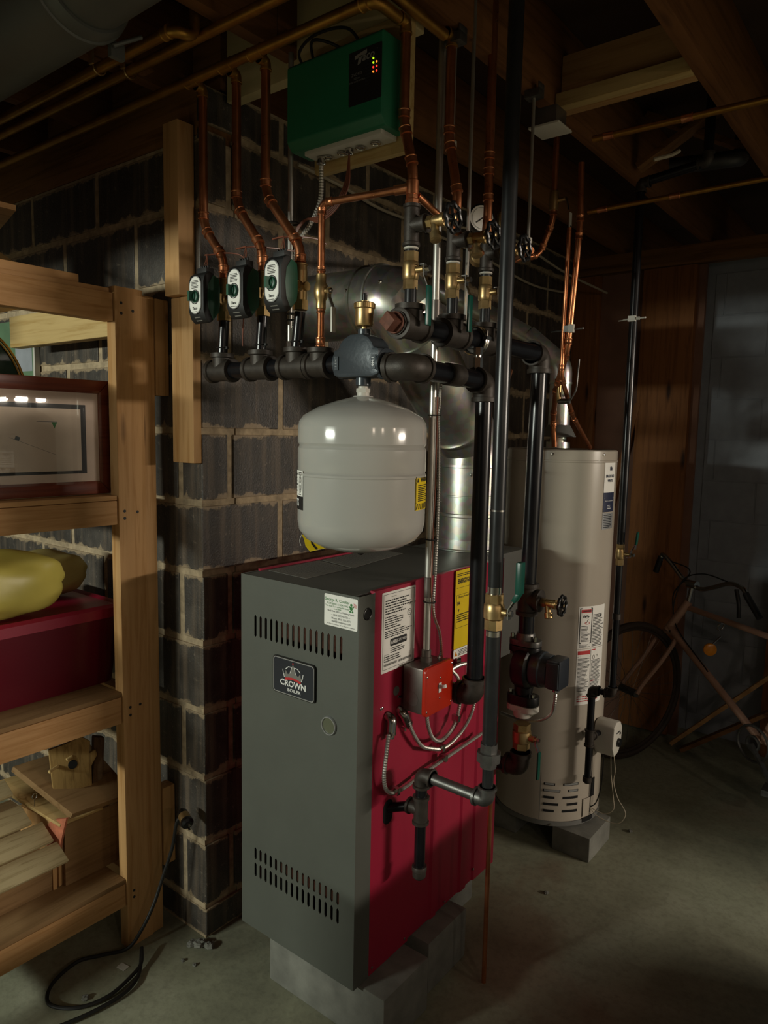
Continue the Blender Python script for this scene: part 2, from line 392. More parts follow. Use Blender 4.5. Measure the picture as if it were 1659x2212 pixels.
def block_wall(parent, axis, start, sign, length, ztop, face, even, odd, mat, jt=.018, prou=.004):
    """lays concrete blocks on a wall plane; u runs along the wall away from its start"""
    k = -1
    while ZK(k) < ztop-.02:
        z0, z1 = max(ZK(k), 0)+jt/2, min(ZK(k+1), ztop)-jt/2
        first = even if k % 2 == 0 else odd
        us = [0]; u = first
        while u < length: us.append(u); u += .4064
        us.append(length)
        for a, b in zip(us, us[1:]):
            if b-a < .03: continue
            a2 = a+(jt*.6 if a > 0 else 0); b2 = b-(jt*.6 if b < length else 0)
            p = random.uniform(0, .0025)
            m = M()
            if axis == 'x':
                x0, x1 = sorted((start+sign*a2, start+sign*b2)); m.box(x0, x1, face-p, face+.012, z0, z1)
            else:
                y0, y1 = sorted((start+sign*a2, start+sign*b2)); m.box(face-.012, face+p, y0, y1, z0, z1)
            obj('block', m, mat, parent, bev=.0035, smooth=0)
        k += 1
wl = struct('wall_left', M().box(-2.2, -.006, .002, .12, 0, 2.31), 'mortar', smooth=0)
block_wall(wl, 'x', 0, -1, 1.75, 2.31, 0.0, .10, .30, 'block')
obj('sill_plate', M().box(-2.2, -.012, .001, .12, 2.312, 2.448), 'oldwood_x', wl, bev=.003)
ws = struct('wall_side', M().box(-.12, -.002, .122, 2.62, 0, 2.45), 'mortar', smooth=0)
block_wall(ws, 'y', 0, 1, 2.44, 2.45, 0.0, .10, .30, 'block')
wb = struct('wall_back', M().box(.001, .66, 2.475, 2.50, 0, 2.45), 'pink', smooth=0)
for x0, x1, y0 in ((.004, .145, 2.435), (.372, .625, 2.43)):
    obj('stud_board', M().box(x0, x1, y0, 2.474, .01, 2.36), 'oldwood_z', wb, bev=.003)
obj('header_board', M().box(.004, 1.6, 2.41, 2.474, 2.362, 2.45), 'oldwood_x', wb, bev=.003)
obj('shadow_edge_strip', M().beam((.12, 2.452, .55), (.38, 2.452, 1.70), .03, .05, (0, 1, 0)), 'oldwood_z', wb, bev=.002)  # stands in for a slanting shadow edge on the boards
wr = struct('wall_right', M().box(.60, 1.9, 2.604, 2.72, 0, 2.45), 'bluewall', smooth=0)
for k in range(-1, 11):
    z0, z1 = max(ZK(k), 0)+.003, min(ZK(k+1), 2.36)-.003
    xs = [.67]+[.67+(.25 if k % 2 else .05)+.4064*i for i in range(4)]
    xs = sorted(set(xs))
    for a, b in zip(xs, xs[1:]):
        if b-a > .04: obj('block', M().box(a+.003, b-.003, 2.6, 2.612, z0, z1), 'bluewall', wr, bev=.002, smooth=0)
tr = struct('trim_1', M().box(1.035, 1.13, 2.50, 2.596, 0, 2.36), 'oldwood_z', bev=.003)

ce = struct('ceiling', M().box(-2.2, 8, -6.2, 4.2, 2.692, 2.71), 'subfloor', smooth=0)
x = -1.366
while x < 4.2:
    y0 = .142 if x < -.02 else -6
    for a, b in (((-6, .02), (.02, 4.1)) if x > -.0 else ((-6, 4.1),)):
        obj('joist', M().box(x-.019, x+.019, a, b-.002, 2.451, 2.69), 'oldwood_y', ce, bev=.002)
    x += .406
for y in (-1.6,):
    pass
obj('blocking', M().box(.685, 1.05, .735, .775, 2.452, 2.60), 'wood_x', ce, bev=.002)
obj('blocking', M().box(.685, 1.05, .70, .735, 2.449, 2.487), 'pale_x', ce, bev=.002)
obj('rim_board', M().box(.01, .64, .085, .12, 2.415, 2.68), 'insul', ce, bev=.002)
obj('rim_board', M().box(-1.2, -.01, .08, .12, 2.452, 2.68), 'oldwood_x', ce, bev=.002)
obj('cross_brace', M().beam((.70, 1.35, 2.47), (1.05, 1.38, 2.67), .02, .06, (0, 1, 0)), 'oldwood_x', ce, bev=.002)
obj('cross_brace', M().beam((.70, 1.43, 2.67), (1.05, 1.40, 2.47), .02, .06, (0, 1, 0)), 'oldwood_x', ce, bev=.002)
obj('cutoff_girder', M().box(3.15, 3.25, -6, 4.1, 2.005, 2.45), 'oldwood_y', ce, bev=.003)  # unseen beam added to keep the far tube and bulbs off the ceiling
obj('cutoff_girder', M().box(-2.1, 3.1, -2.35, -2.25, 1.95, 2.45), 'oldwood_x', ce, bev=.003)  # out of view, added to cap how high the left tube reaches

struct('shade_block_front', M().box(1.90, 2.0, -.6, 1.08, 0, .72), 'bluewall', smooth=0)  # low unseen blocker added to keep the right-hand lamps off the floor
struct('reflector_wall', M().box(7.6, 7.7, -3, 4, 0, 2.6), 'offwhite', smooth=0)  # pale reflector added out of view for tall streaks on glossy surfaces
struct('shade_block_near', M().box(.27, 1.0, -1.05, -.98, 0, .72), 'bluewall', smooth=0)  # unseen blocker added so the left tube misses the floor beside the boiler
struct('shade_block_tall', M().box(1.90, 2.0, 1.66, 2.60, 0, 2.45), 'bluewall', smooth=0)  # full-height unseen blocker added to shade the bicycle corner from the far tube

# ================================================================== boiler
BX0, BX1, BY0, BY1, BZ0, BZ1 = .179, .590, -.015, .685, .153, 1.149
boiler = thing('boiler', 'waist-high cast iron boiler with grey front, crimson side and slotted vents', 'boiler', (.385, .33, BZ0))
def plate(m, xs, zs, holes, y0, y1, cham):
    ix = {v: i for i, v in enumerate(xs)}
    for i in range(len(xs)-1):
        for j in range(len(zs)-1):
            x0, x1, z0, z1 = xs[i], xs[i+1], zs[j], zs[j+1]
            if (i, j) in holes:
                c = cham; w2 = (x1-x0)/2
                for a, b, d in (((x0, z0), (x0+w2, z0), (x0, z0+c)), ((x1, z0), (x1, z0+c), (x1-w2, z0)), ((x0, z1), (x0, z1-c), (x0+w2, z1)), ((x1, z1), (x1-w2, z1), (x1, z1-c))):
                    m.add([(p[0], y0, p[1]) for p in (a, b, d)], [(0, 1, 2)])
                for p, q in (((x0, z0+c), (x0, z1-c)), ((x1, z0+c), (x1, z1-c)), ((x0, z0+c), (x0+w2, z0)), ((x1, z0+c), (x0+w2, z0)), ((x0, z1-c), (x0+w2, z1)), ((x1, z1-c), (x0+w2, z1))):
                    m.quad((p[0], y0, p[1]), (q[0], y0, q[1]), (q[0], y1, q[1]), (p[0], y1, p[1]))
            else: m.quad((x0, y0, z0), (x1, y0, z0), (x1, y0, z1), (x0, y0, z1))
xs = [BX0]; slot = []
for i in range(16):
    c = .235+i*(.301/15); xs += [c-.0042, c+.0042]; slot.append(1+2*i)
xs.append(BX1)
zs = [BZ0, .311, .352, .357, .393, .988, 1.046, BZ1]
zs = [BZ0, .308, .350, .358, .394, .985, 1.046, BZ1]
m = M(); plate(m, xs, zs, {(i, j) for i in slot for j in (1, 3, 5)}, BY0, BY0+.003, .005)
for x0, x1 in ((BX0, BX0), (BX1, BX1)):
    m.quad((x0, BY0, BZ0), (x0, .045, BZ0), (x0, .045, BZ1), (x0, BY0, BZ1))
m.quad((BX0, BY0, BZ1), (BX1, BY0, BZ1), (BX1, BY0+.004, BZ1), (BX0, BY0+.004, BZ1)); m.quad((BX0, BY0, BZ0), (BX1, BY0, BZ0), (BX1, .03, BZ0), (BX0, .03, BZ0))
m.quad((BX0, .045, BZ0), (BX0+.004, .045, BZ0), (BX0+.004, .045, BZ1), (BX0, .045, BZ1)); m.quad((BX1, .045, BZ0), (BX1-.004, .045, BZ0), (BX1-.004, .045, BZ1), (BX1, .045, BZ1))
obj('front_panel', m, 'jacket', boiler, smooth=0, clean=False)
prof = [(.046, .5885), (.215, .5885), (.222, .583), (.322, .583), (.329, .5885), (.352, .5885), (.359, .583), (.478, .583), (.485, .5885), (.515, .5885), (.522, .583), (.556, .583), (.563, .5885), (BY1, .5885)]
poly = [(y, x) for y, x in prof]+[(BY1, .574), (.046, .574)]
obj('side_panel', M().prism(poly, lambda u, v, t: V((v, u, t)), BZ0, BZ1+.003), 'red', boiler, smooth=0)
obj('side_panel', M().box(BX0, BX0+.008, .046, BY1, BZ0, BZ1+.005), 'red', boiler)
obj('top_panel', M().box(BX0+.009, .573, BY0+.005, BY1, BZ1-.006, BZ1), 'jacket_dark', boiler, bev=.0015)
obj('combustion_chamber', M().box(.20, .565, .06, .66, .17, 1.12), 'rust', boiler)
obj('rear_panel', M().box(BX0+.009, .573, BY1-.006, BY1, BZ0, BZ1-.007), 'jacket_dark', boiler)
obj('draft_diverter', M().box(.23, .54, BY1+.001, .93, .80, BZ1), 'jacket_dark', boiler, bev=.006)
obj('base_rail', M().box(BX0+.01, .58, .0, .66, BZ0-.001, BZ0+.012), 'black', boiler)
# holes and plugs on the crimson side
m = M(); m.cyl((.5886, .139, .881), (.5894, .139, .881), .0125, seg=20)
obj('knockout_hole', m, 'heater_base', boiler, label='round olive knockout on the crimson side')
m = M(); m.prism(rrect(.095, .135, .535, .60, .019), lambda u, v, t: V((t, u, v)), .5886, .5893)
obj('pipe_slot', m, 'void', boiler)
m = M(); m.torus((.5905, .017, 1.103), (1, 0, 0), .0135, .002, 24, 8); m.cyl((.5901, .017, 1.103), (.5906, .017, 1.103), .013)
obj('grommet', m, 'black', boiler)
m = M()
for y, z in ((.150, .862), (.158, .860), (.077, .851), (.083, .852), (.06, .17), (.56, .19), (.2, .168), (.4, .168), (.65, .18)):
    m.lathe((.5886, y, z), (1, 0, 0), [(.004, 0), (.004, .0015), (.002, .0025)], 8)
obj('screw', m, 'chrome', boiler)
# two print sheets on top
f = lambda p, dz: V((p[0], p[1], BZ1+dz))
for q in (((.205, .06), (.355, .05), (.350, .235), (.200, .265)), ((.200, .275), (.350, .245), (.305, .54), (.185, .55))):
    m = M().slab(f(q[0], .0006), f(q[1], .0006), f(q[2], .0006), f(q[3], .0006), .0006)
    s_ = obj('instruction_sheet', m, 'greyink', boiler)
    a, b, d = V(q[0]+(0,)), V(q[1]+(0,)), V(q[3]+(0,))
    mp = lambda u, v, t, a=a, b=b, d=d: a+(b-a)*u+(d-a)*v+V((0, 0, BZ1+t))
    mm = M(); smallprint(mm, mp, .06, .94, .06, .9, 26, .0015, h=.35)
    obj('fine_print', mm, 'silver', s_, smooth=0)
# contractor's sticker
fm = lambda x, z: plane_map((x, BY0-.0005, z), (1, 0, 0), (0, 0, 1))
cx, cz = .5345, 1.1045
st = obj('contractor_sticker', M().prism(rrect(-.0525, .0525, -.0385, .0385, .004), fm(cx, cz), 0, .0008), 'white', boiler, label='white contractor sticker with green and black print')
g = lambda x, z: plane_map((cx+x, BY0-.0013, cz+z), (1, 0, 0), (0, 0, 1))
m = M(); text(m, 'George R. Coulter', .0105, g(-.012, .026), bold=.0001)
text(m, 'PLUMBING & HEATING', .0066, g(-.010, .0165)); text(m, '"The Irish Do It a Wee Bit Better"', .0056, g(-.010, .010)); text(m, 'Serial #9098', .0045, g(-.010, .0045))
obj('green_lettering', m, 'greenink', st, smooth=0)
m = M(); text(m, "We'll Meet All Your Plumbing Needs", .0056, g(0, -.0015)); text(m, '~~FREE ESTIMATES~~', .0064, g(0, -.0105)); text(m, 'Phone: (856) 753-5071', .0066, g(.002, -.0185)); text(m, 'mail@irishgeorge.com', .0066, g(.002, -.0255)); text(m, '$25 Off for New customers - $25 Off Water heater installation', .0034, g(0, -.033))
obj('black_lettering', m, 'ink', st, smooth=0)
m = M()
for dx, dz, r in ((.033, .022, .0035), (.033, .0135, .0045), (.028, .017, .0022), (.039, .018, .0022), (.030, .006, .0026), (.037, .006, .0026)):
    m.cyl((cx+dx, BY0-.0014, cz+dz), (cx+dx, BY0-.0017, cz+dz), r, seg=12)
obj('green_figure_print', m, 'greenink', st, smooth=0)
m = M()
for i in range(4): m.quad(*[g(.040, .026)(u, v-.0024*i, .0003) for u, v in ((0, 0), (.009, -.002), (.009, -.0008), (0, .0012))])
obj('flag_stripe', m, 'redink', st, smooth=0)
# boiler maker's nameplate
cx2, cz2 = .383, .9075
n1 = obj('nameplate', M().prism(rrect(-.074, .074, -.0485, .0485, .009), plane_map((cx2, BY0-.0005, cz2), (1, 0, 0), (0, 0, 1)), 0, .006), 'black', boiler, label='black rounded nameplate with a silver crown emblem')
obj('silver_border', M().prism(rrect(-.072, .072, -.0465, .0465, .008), plane_map((cx2, BY0-.0066, cz2), (1, 0, 0), (0, 0, 1)), 0, .0006), 'silver', n1)
obj('plate_face', M().prism(rrect(-.0695, .0695, -.044, .044, .007), plane_map((cx2, BY0-.0073, cz2), (1, 0, 0), (0, 0, 1)), 0, .0004), 'slate', n1)
g2 = lambda x, z: plane_map((cx2+x, BY0-.0078, cz2+z), (1, 0, 0), (0, 0, 1))
m = M(); text(m, 'CROWN', .0215, g2(.0, -.0165), bold=.0007, sx=1.08); text(m, 'BOILER', .0115, g2(.004, -.0325), bold=.0002, sx=1.25)
h = g2(0, 0)
def strip(m, pts, w, f, t=.0003):
    for (a, b), (c, d) in zip(pts, pts[1:]):
        L = math.hypot(c-a, d-b); nx, ny = -(d-b)/L*w/2, (c-a)/L*w/2
        m.quad(f(a-nx, b-ny, t), f(c-nx, d-ny, t), f(c+nx, d+ny, t), f(a+nx, b+ny, t))
strip(m, [(-.036, .018), (-.034, .008), (-.030, -.002)], .002, h); strip(m, [(.036, .018), (.034, .008), (.030, -.002)], .002, h)
strip(m, [(-.026, .020), (-.016, .028), (-.004, .0285)], .002, h); strip(m, [(.026, .020), (.016, .028), (.004, .0285)], .002, h)
strip(m, [(-.010, .012), (-.004, .0285)], .0015, h); strip(m, [(.010, .012), (.004, .0285)], .0015, h)
obj('white_lettering', m, 'whiteink', n1, smooth=0)
m = M().prism([(-.034, .010), (-.028, .006), (-.026, .018), (-.018, .008), (-.012, .012), (-.004, .030), (0, .036), (.004, .030), (.012, .012), (.018, .008), (.026, .018), (.028, .006), (.034, .010), (.029, -.0025), (0, .002), (-.029, -.0025)], h, 0, .00015)
obj('crown_emblem', m, 'greyink', n1, smooth=0)
m = M(); strip(m, [(-.028, -.006), (-.014, -.0025), (0, -.001), (.014, -.0025), (.028, -.006)], .006, h, .0004)
m.prism([(0, .0345), (.0025, .038), (0, .0425), (-.0025, .038)], h, .0003, .0005)
obj('red_band', m, 'redink', n1, smooth=0)
m = M(); m.lathe((.502, BY0, .815), (0, -1, 0), [(.024, 0), (.024, .003), (.0225, .006), (.0205, .006), (.0195, .002)], 28)
sg = obj('sight_glass', m, 'silver', boiler, label='round olive sight glass with a pale rim')
m = M(); m.lathe((.502, BY0, .815), (0, -1, 0), [(.0195, 0), (.0195, .003), (.0001, .0032)], 28); obj('olive_lens', m, 'olive', sg)
# rating plate and energy label on the crimson side
def sideplate(name, y0, y1, z0, z1, mat, label):
    return obj(name, M().prism(rrect(y0, y1, z0, z1, .003, 2), lambda u, v, t: V((t, u, v)), .5890, .5896), mat, boiler, label=label)
rp = sideplate('rating_label', .073, .212, .940, 1.143, 'white', 'white rating label printed in black')
g3 = lambda y, z: plane_map((.5898, y, z), (0, 1, 0), (0, 0, 1))
m = M(); h3 = g3(0, 0)
for a in (((.079, .948), (.206, .948)), ((.206, .948), (.206, 1.137)), ((.206, 1.137), (.079, 1.137)), ((.079, 1.137), (.079, .948))): strip(m, a, .0009, h3)
text(m, 'MFD. DATE', .004, g3(.12, 1.129)); smallprint(m, h3, .086, .20, 1.085, 1.124, 6, .0004); smallprint(m, h3, .086, .165, 1.048, 1.082, 6, .0004); smallprint(m, h3, .086, .20, 1.026, 1.046, 4, .0004)
m.prism(rrect(.108, .178, 1.003, 1.022, .004, 2), h3, 0, .0002)
smallprint(m, h3, .11, .17, .985, 1.0, 3, .0004); smallprint(m, h3, .085, .18, .966, .982, 3, .0004)
for a in (((.084, .968), (.100, .966)), ((.100, .966), (.103, .984)), ((.103, .984), (.086, .986)), ((.086, .986), (.084, .968))): strip(m, a, .0006, h3)
m.torus((.5901, .187, 1.077), (1, 0, 0), .008, .0007, 20, 4)
text(m, 'C', .010, g3(.187, 1.077)); text(m, 'US', .004, g3(.187, 1.0635))
for y0, y1 in ((.084, .138), (.144, .20)):
    for i in range(22): y = y0+(y1-y0)*i/22; m.quad(*[h3(a, b, .0002) for a, b in ((y, .956), (y+random.uniform(.0006, .0018), .956), (y+.0012, .962), (y, .962))])
obj('black_lettering', m, 'ink', rp, smooth=0)
m = M(); text(m, 'AHRI', .012, plane_map((.5902, .124, 1.0125), (0, 1, 0), (0, 0, 1)), bold=.0003); text(m, 'CERTIFIED', .0085, plane_map((.5902, .158, 1.013), (0, 1, 0), (0, 0, 1)))
obj('white_lettering', m, 'whiteink', rp, smooth=0)
el = sideplate('energy_label', .405, .515, .925, 1.150, 'yellow', 'yellow energy rating label')
m = M(); text(m, 'ENERGYGUIDE', .019, g3(.460, 1.118), bold=.0006, sx=.68); text(m, 'Efficiency Rating (AFUE)*', .0075, g3(.46, 1.073)); text(m, '84', .016, g3(.424, 1.055), bold=.0003); text(m, 'v', .016, g3(.424, 1.036), bold=.0006)
h4 = g3(0, 0)
for a in (((.412, 1.10), (.508, 1.10)), ((.412, 1.08), (.508, 1.08)), ((.412, 1.08), (.412, .985)), ((.508, 1.08), (.508, .985)), ((.412, .985), (.508, .985))): strip(m, a, .0009, h4)
smallprint(m, h4, .416, .50, 1.0, 1.026, 4, .0004); smallprint(m, h4, .412, .5, 1.132, 1.142, 2, .0004)
obj('black_lettering', m, 'ink', el, smooth=0)
wl2 = sideplate('warning_label', .405, .515, .898, .924, 'white', 'white warning strip under the yellow label')
m = M().prism([(.410, .904), (.424, .904), (.417, .918)], h4, 0, .0003); obj('warning_triangle', m, 'amber', wl2, smooth=0)
m = M(); smallprint(m, h4, .428, .51, .902, .920, 4, .0004); obj('black_lettering', m, 'ink', wl2, smooth=0)
m = M().box(.589, .594, .418, .440, .868, .897); m.lathe((.594, .43, .878), (1, 0, 0), [(.005, 0), (.005, .002), (.002, .004)], 10)
obj('strap_bracket', m, 'chrome', boiler)

# concrete blocks under the boiler
def cblock(name, label, x0, x1, y0, y1, z0, z1, group=None):
    t = obj(name, M().box(x0, x1, y0, y1, z0, z1), 'concrete', bev=.006)
    return tag(t, label, 'block', group)
cblock('concrete_block', 'rough concrete block under the front edge of the boiler', .262, .667, .012, .205, 0, .150)
cblock('concrete_block', 'dark concrete block under the middle of the boiler', .235, .64, .245, .44, 0, .150)
cblock('concrete_block', 'concrete block under the rear of the boiler, in its shadow', .20, .52, .50, .68, 0, .150)
# ================================================================== pipe fittings
def tee(m, c, ax, br, r, L, bl, band=None):
    c, ax, br = V(c), V(ax).normalized(), V(br).normalized(); band = band or r*1.14; b = r*.42
    m.lathe(c-ax*L, ax, [(band*.86, 0), (band, .001), (band, b), (r, b+.002), (r, 2*L-b-.002), (band, 2*L-b), (band, 2*L-.001), (band*.86, 2*L)], 24)
    m.lathe(c, br, [(r*.95, 0), (r*.95, bl-b-.002), (band, bl-b), (band, bl-.001), (band*.86, bl)], 22)
def elbow(m, c, d1, d2, r, L, band=None):
    c, d1, d2 = V(c), V(d1).normalized(), V(d2).normalized(); band = band or r*1.14; b = r*.45
    pts = fillet([c+d1*L, c, c+d2*L], L*.92, 8); m.sweep(pts, r, 22)
    for d in (d1, d2): m.lathe(c+d*L, d, [(r, -b), (band, -b+.001), (band, -.001), (band*.86, 0)], 22)
def coupling(m, p, d, r, L):
    m.lathe(p, d, [(r*.92, 0), (r, .002), (r, L-.002), (r*.92, L)], 22)
def cu_sleeve(m, p, d, r, L):     # soldered copper cup with rolled beads
    m.lathe(p, d, [(r*1.0, 0), (r*1.18, .001), (r*1.18, .003), (r*1.08, .0045), (r*1.08, L-.0045), (r*1.18, L-.003), (r*1.18, L-.001), (r*1.0, L)], 18)
X_, Y_, Z_ = V((1, 0, 0)), V((0, 1, 0)), V((0, 0, 1))

# ------------------------------------------------ supply header along the left
HY, HZ = -.045, 1.680
sh = thing('supply_header', 'black iron supply header of tees running left from the slate air scoop', 'pipe', (.4, HY, HZ))
TX = [.143, .287, .411, .488]
for i, x in enumerate(TX):
    m = M(); tee(m, (x, HY, HZ), X_, Z_, .0265, .043 if i < 3 else .034, .045 if i < 3 else .040); obj('tee', m, 'iron', sh)
m = M(); m.cyl((.182, HY, HZ), (.25, HY, HZ), .021); m.cyl((.32, HY, HZ), (.376, HY, HZ), .021); m.cyl((.52, HY, HZ), (.55, HY, HZ), .021)
obj('nipple', m, 'steel', sh)
m = M(); m.lathe((.100, HY, HZ), -X_, [(.026, 0), (.024, .006), (.012, .010)], 20); obj('end_plug', m, 'iron', sh)
# ------------------------------------------------ riser from boiler to scoop
sr = thing('supply_riser', 'tall black iron supply pipe elbowing out of the crimson side up to the scoop', 'pipe', (.715, .31, .85))
m = M(); elbow(m, (.742, HY, 1.668), -X_, V((-.075, 1, 0)), .0285, .055, .032); obj('elbow', m, 'iron', sr)
m = M(); m.cyl((.738, .008, 1.667), (.719, .262, 1.662), .0225); obj('cross_pipe', m, 'steel', sr)
m = M(); m.lathe((.7315, .11, 1.665), V((-.075, 1, 0)), [(.0225, 0), (.0255, .001), (.0255, .06), (.0225, .061)], 22); obj('coupling', m, 'iron', sr)
m = M(); elbow(m, (.715, .31, 1.662), V((.075, -1, 0)), -Z_, .0275, .052, .032); obj('elbow', m, 'iron', sr)
m = M(); m.cyl((.715, .31, 1.61), (.715, .31, .895), .0213); obj('riser_pipe', m, 'steel', sr)
m = M(); elbow(m, (.715, .31, .850), Z_, -X_, .0275, .050, .032); obj('elbow', m, 'iron', sr)
m = M(); m.cyl((.668, .31, .850), (.585, .31, .850), .0213); obj('stub_pipe', m, 'steel', sr)
m = M(); m.hexa((.7185, .268, 1.692), (.7185, .268, 1.716), .012); m.cyl((.7185, .268, 1.716), (.7185, .268, 1.722), .010); m.hexa((.7185, .268, 1.722), (.7185, .268, 1.740), .011); m.cyl((.7185, .268, 1.68), (.7185, .268, 1.692), .010)
obj('bushing_stack', m, 'chrome', sr)
# ------------------------------------------------ air scoop with vent
ac = thing('air_scoop', 'slate cast air scoop with brass vent above the white tank', 'air scoop', (.617, HY, 1.64))
prof = [(-.064, -.027), (-.064, .028), (-.050, .030), (-.046, .040), (-.034, .052), (-.016, .060), (.016, .060), (.034, .052), (.046, .040), (.050, .030), (.064, .028), (.064, -.027), (.045, -.032), (-.045, -.032)]
m = M().prism(prof, lambda u, v, t: V((.617+u, HY+t, 1.680+v)), -.030, .030)
obj('scoop_body', m, 'scoop', ac, bev=.010, smooth=50)
m = M(); m.lathe((.552, HY, 1.680), X_, [(.031, 0), (.033, .001), (.033, .012), (.031, .013)], 24); m.lathe((.682, HY, 1.676), -X_, [(.031, 0), (.033, .001), (.033, .012), (.031, .013)], 24); m.cyl((.617, HY, 1.738), (.617, HY, 1.752), .014); m.lathe((.617, HY, 1.652), -Z_, [(.017, 0), (.017, .020), (.013, .022)], 18)
obj('scoop_collar', m, 'scoop', ac)
m = M()
for x0, x1 in ((-.058, -.046), (.046, .058)): m.box(.617+x0, .617+x1, HY-.0325, HY-.029, 1.664, 1.694)
o = obj('raised_tab', m, 'scoop', ac)
m = M(); text(m, '444-1', .009, plane_map((.669, HY-.0328, 1.679), (0, 0, 1), (-1, 0, 0)), bold=.0002, ext=.0004); text(m, '1-1/4', .008, plane_map((.565, HY-.0328, 1.679), (0, 0, 1), (-1, 0, 0)), ext=.0004)
obj('cast_lettering', m, 'silver', ac, smooth=0)
m = M(); m.lathe((.617, HY, 1.751), Z_, [(.006, 0), (.006, .006), (.018, .008), (.020, .012), (.020, .044), (.0225, .046), (.0225, .056), (.020, .058), (.010, .059), (.010, .061)], 36)
vent = obj('air_vent', m, 'brass', ac, label='brass automatic air vent')
m = M(); m.cyl((.617, HY, 1.811), (.617, HY, 1.826), .0055); m.cyl((.617, HY, 1.826), (.617, HY, 1.829), .004); obj('vent_cap', m, 'black', vent)
m = M()
for i in range(36):
    a = 2*PI*i/36; m.beam((.617+.0225*math.cos(a), HY+.0225*math.sin(a), 1.797), (.617+.0225*math.cos(a), HY+.0225*math.sin(a), 1.807), .0018, .0018, (math.cos(a), math.sin(a), 0))
obj('knurling', m, 'brass', vent, kind='stuff', smooth=0)
# ------------------------------------------------ expansion tank
TC = (.617, HY)
et = thing('expansion_tank', 'glossy pale grey expansion tank hanging over the boiler', 'tank', (TC[0], TC[1], 1.268))
R = .1416
prof = [(.012, 1.266), (.05, 1.268), (.095, 1.280), (.124, 1.296), (.1385, 1.316), (R, 1.335), (R, 1.434), (R+.0012, 1.436), (R+.0012, 1.440), (R-.002, 1.444), (R, 1.448), (R, 1.494), (R-.0035, 1.500), (R, 1.506), (R, 1.540), (.1395, 1.552), (.130, 1.565), (.10, 1.583), (.06, 1.597), (.022, 1.607), (.0215, 1.609)]
pp = []
for (r0, z0), (r1, z1) in zip(prof, prof[1:]): pp += [(r0, z0)]
pp.append(prof[-1])
m = M().lathe((TC[0], TC[1], 0), Z_, pp, 72); obj('shell', m, 'tank', et, smooth=28)
m = M(); m.lathe((TC[0], TC[1], 1.606), Z_, [(.0145, 0), (.0145, .004), (.0135, .004), (.0135, .014), (.011, .014), (.011, .026)], 20); m.hexa((TC[0], TC[1], 1.6165), (TC[0], TC[1], 1.6255), .0155); obj('threaded_neck', m, 'offwhite', et)
m = M(); m.lathe((TC[0], TC[1], 1.268), -Z_, [(.010, 0), (.010, .006), (.004, .012)], 14); obj('air_valve', m, 'black', et)
aL = math.radians(-134); fT = cyl_map((TC[0], TC[1], 1.40), R+.0005, aL)
m = patch(M(), fT, -.055, .055, -.009, .046); p1 = obj('maker_label', m, 'white', et, label='white and black label wrapped round the tank\'s left side', smooth=60)
m = patch(M(), fT, -.055, .055, -.038, -.009); obj('black_band', m, 'ink', p1, smooth=60)
m = M(); fTT = cyl_map((TC[0], TC[1], 1.40), R+.0013, aL)
text(m, 'WATTS', .022, lambda u, v, t=0: fTT(u-.004, v-.0235, t), bold=.0006); obj('white_lettering', m, 'whiteink', p1, smooth=0)
m = M(); smallprint(m, fTT, -.045, .02, -.002, .040, 6, .0004)
def ring(m, f, cu, cv, ru, rv, w, n=18):
    strip(m, [(cu+ru*math.cos(2*PI*i/n), cv+rv*math.sin(2*PI*i/n)) for i in range(n+1)], w, f)
ring(m, fTT, .040, .018, .008, .020, .0012); ring(m, fTT, .040, .010, .005, .006, .001); ring(m, fTT, .040, .026, .005, .006, .001); smallprint(m, fTT, .030, .052, -.007, -.003, 1, .0004); smallprint(m, fTT, .030, .052, .040, .044, 1, .0004)
obj('black_lettering', m, 'ink', p1, smooth=0)
aW = math.radians(17.2); fW = cyl_map((TC[0], TC[1], 1.403), R+.0005, aW)
m = patch(M(), fW, -.036, .05, -.036, .036); p2 = obj('warning_label', m, 'yellow', et, label='yellow and black warning label on the tank\'s right side', smooth=60)
fW2 = cyl_map((TC[0], TC[1], 1.403), R+.0013, aW); m = M()
for a in (((-.035, -.035), (-.035, .035)), ((-.035, .035), (.049, .035)), ((-.035, -.035), (.049, -.035)), ((.049, -.035), (.049, .035)), ((-.034, .022), (.048, .022)), ((-.034, -.02), (.048, -.02))): strip(m, a, .0013, fW2)
text(m, 'WARNING', .0125, lambda u, v, t=0: fW2(u+.016, v+.0285, t), bold=.0004); m.add([fW2(-.031, .024, .0003), fW2(-.023, .024, .0003), fW2(-.027, .033, .0003)], [(0, 1, 2)])
smallprint(m, fW2, -.026, .045, -.018, .019, 9, .0004)
for i in range(9): u = -.033+i*.009; m.quad(fW2(u, -.034, .0003), fW2(u+.004, -.034, .0003), fW2(u+.007, -.022, .0003), fW2(u+.003, -.022, .0003))
obj('black_lettering', m, 'ink', p2, smooth=0)
# yellow tag hanging under the tank
m = M(); pts = [(.487, -.10, 1.293), (.500, -.107, 1.286), (.512, -.114, 1.272), (.530, -.118, 1.262), (.552, -.12, 1.268), (.575, -.116, 1.275)]
w_ = V((.03, .045, .01))
for a, b in zip(pts, pts[1:]): m.slab(V(a), V(b), V(b)+w_, V(a)+w_, .0006)
t_ = obj('hang_tag', m, 'yellow', smooth=60); tag(t_, 'curled yellow tag dangling below the white tank', 'tag')
m = M()
for k in range(2):
    o_ = w_*(.25+.35*k)
    for a, b in zip(pts, pts[1:]): m.slab(V(a)+o_+V((0, 0, .0012)), V(b)+o_+V((0, 0, .0012)), V(b)+o_+w_*.09+V((0, 0, .0012)), V(a)+o_+w_*.09+V((0, 0, .0012)), .0003)
obj('black_stripe', m, 'ink', t_, smooth=60)
m = M(); m.sweep(spline([(.486, -.10, 1.294), (.480, -.10, 1.280), (.484, -.10, 1.268)]), .0008, 6); obj('tag_string', m, 'offwhite', t_)

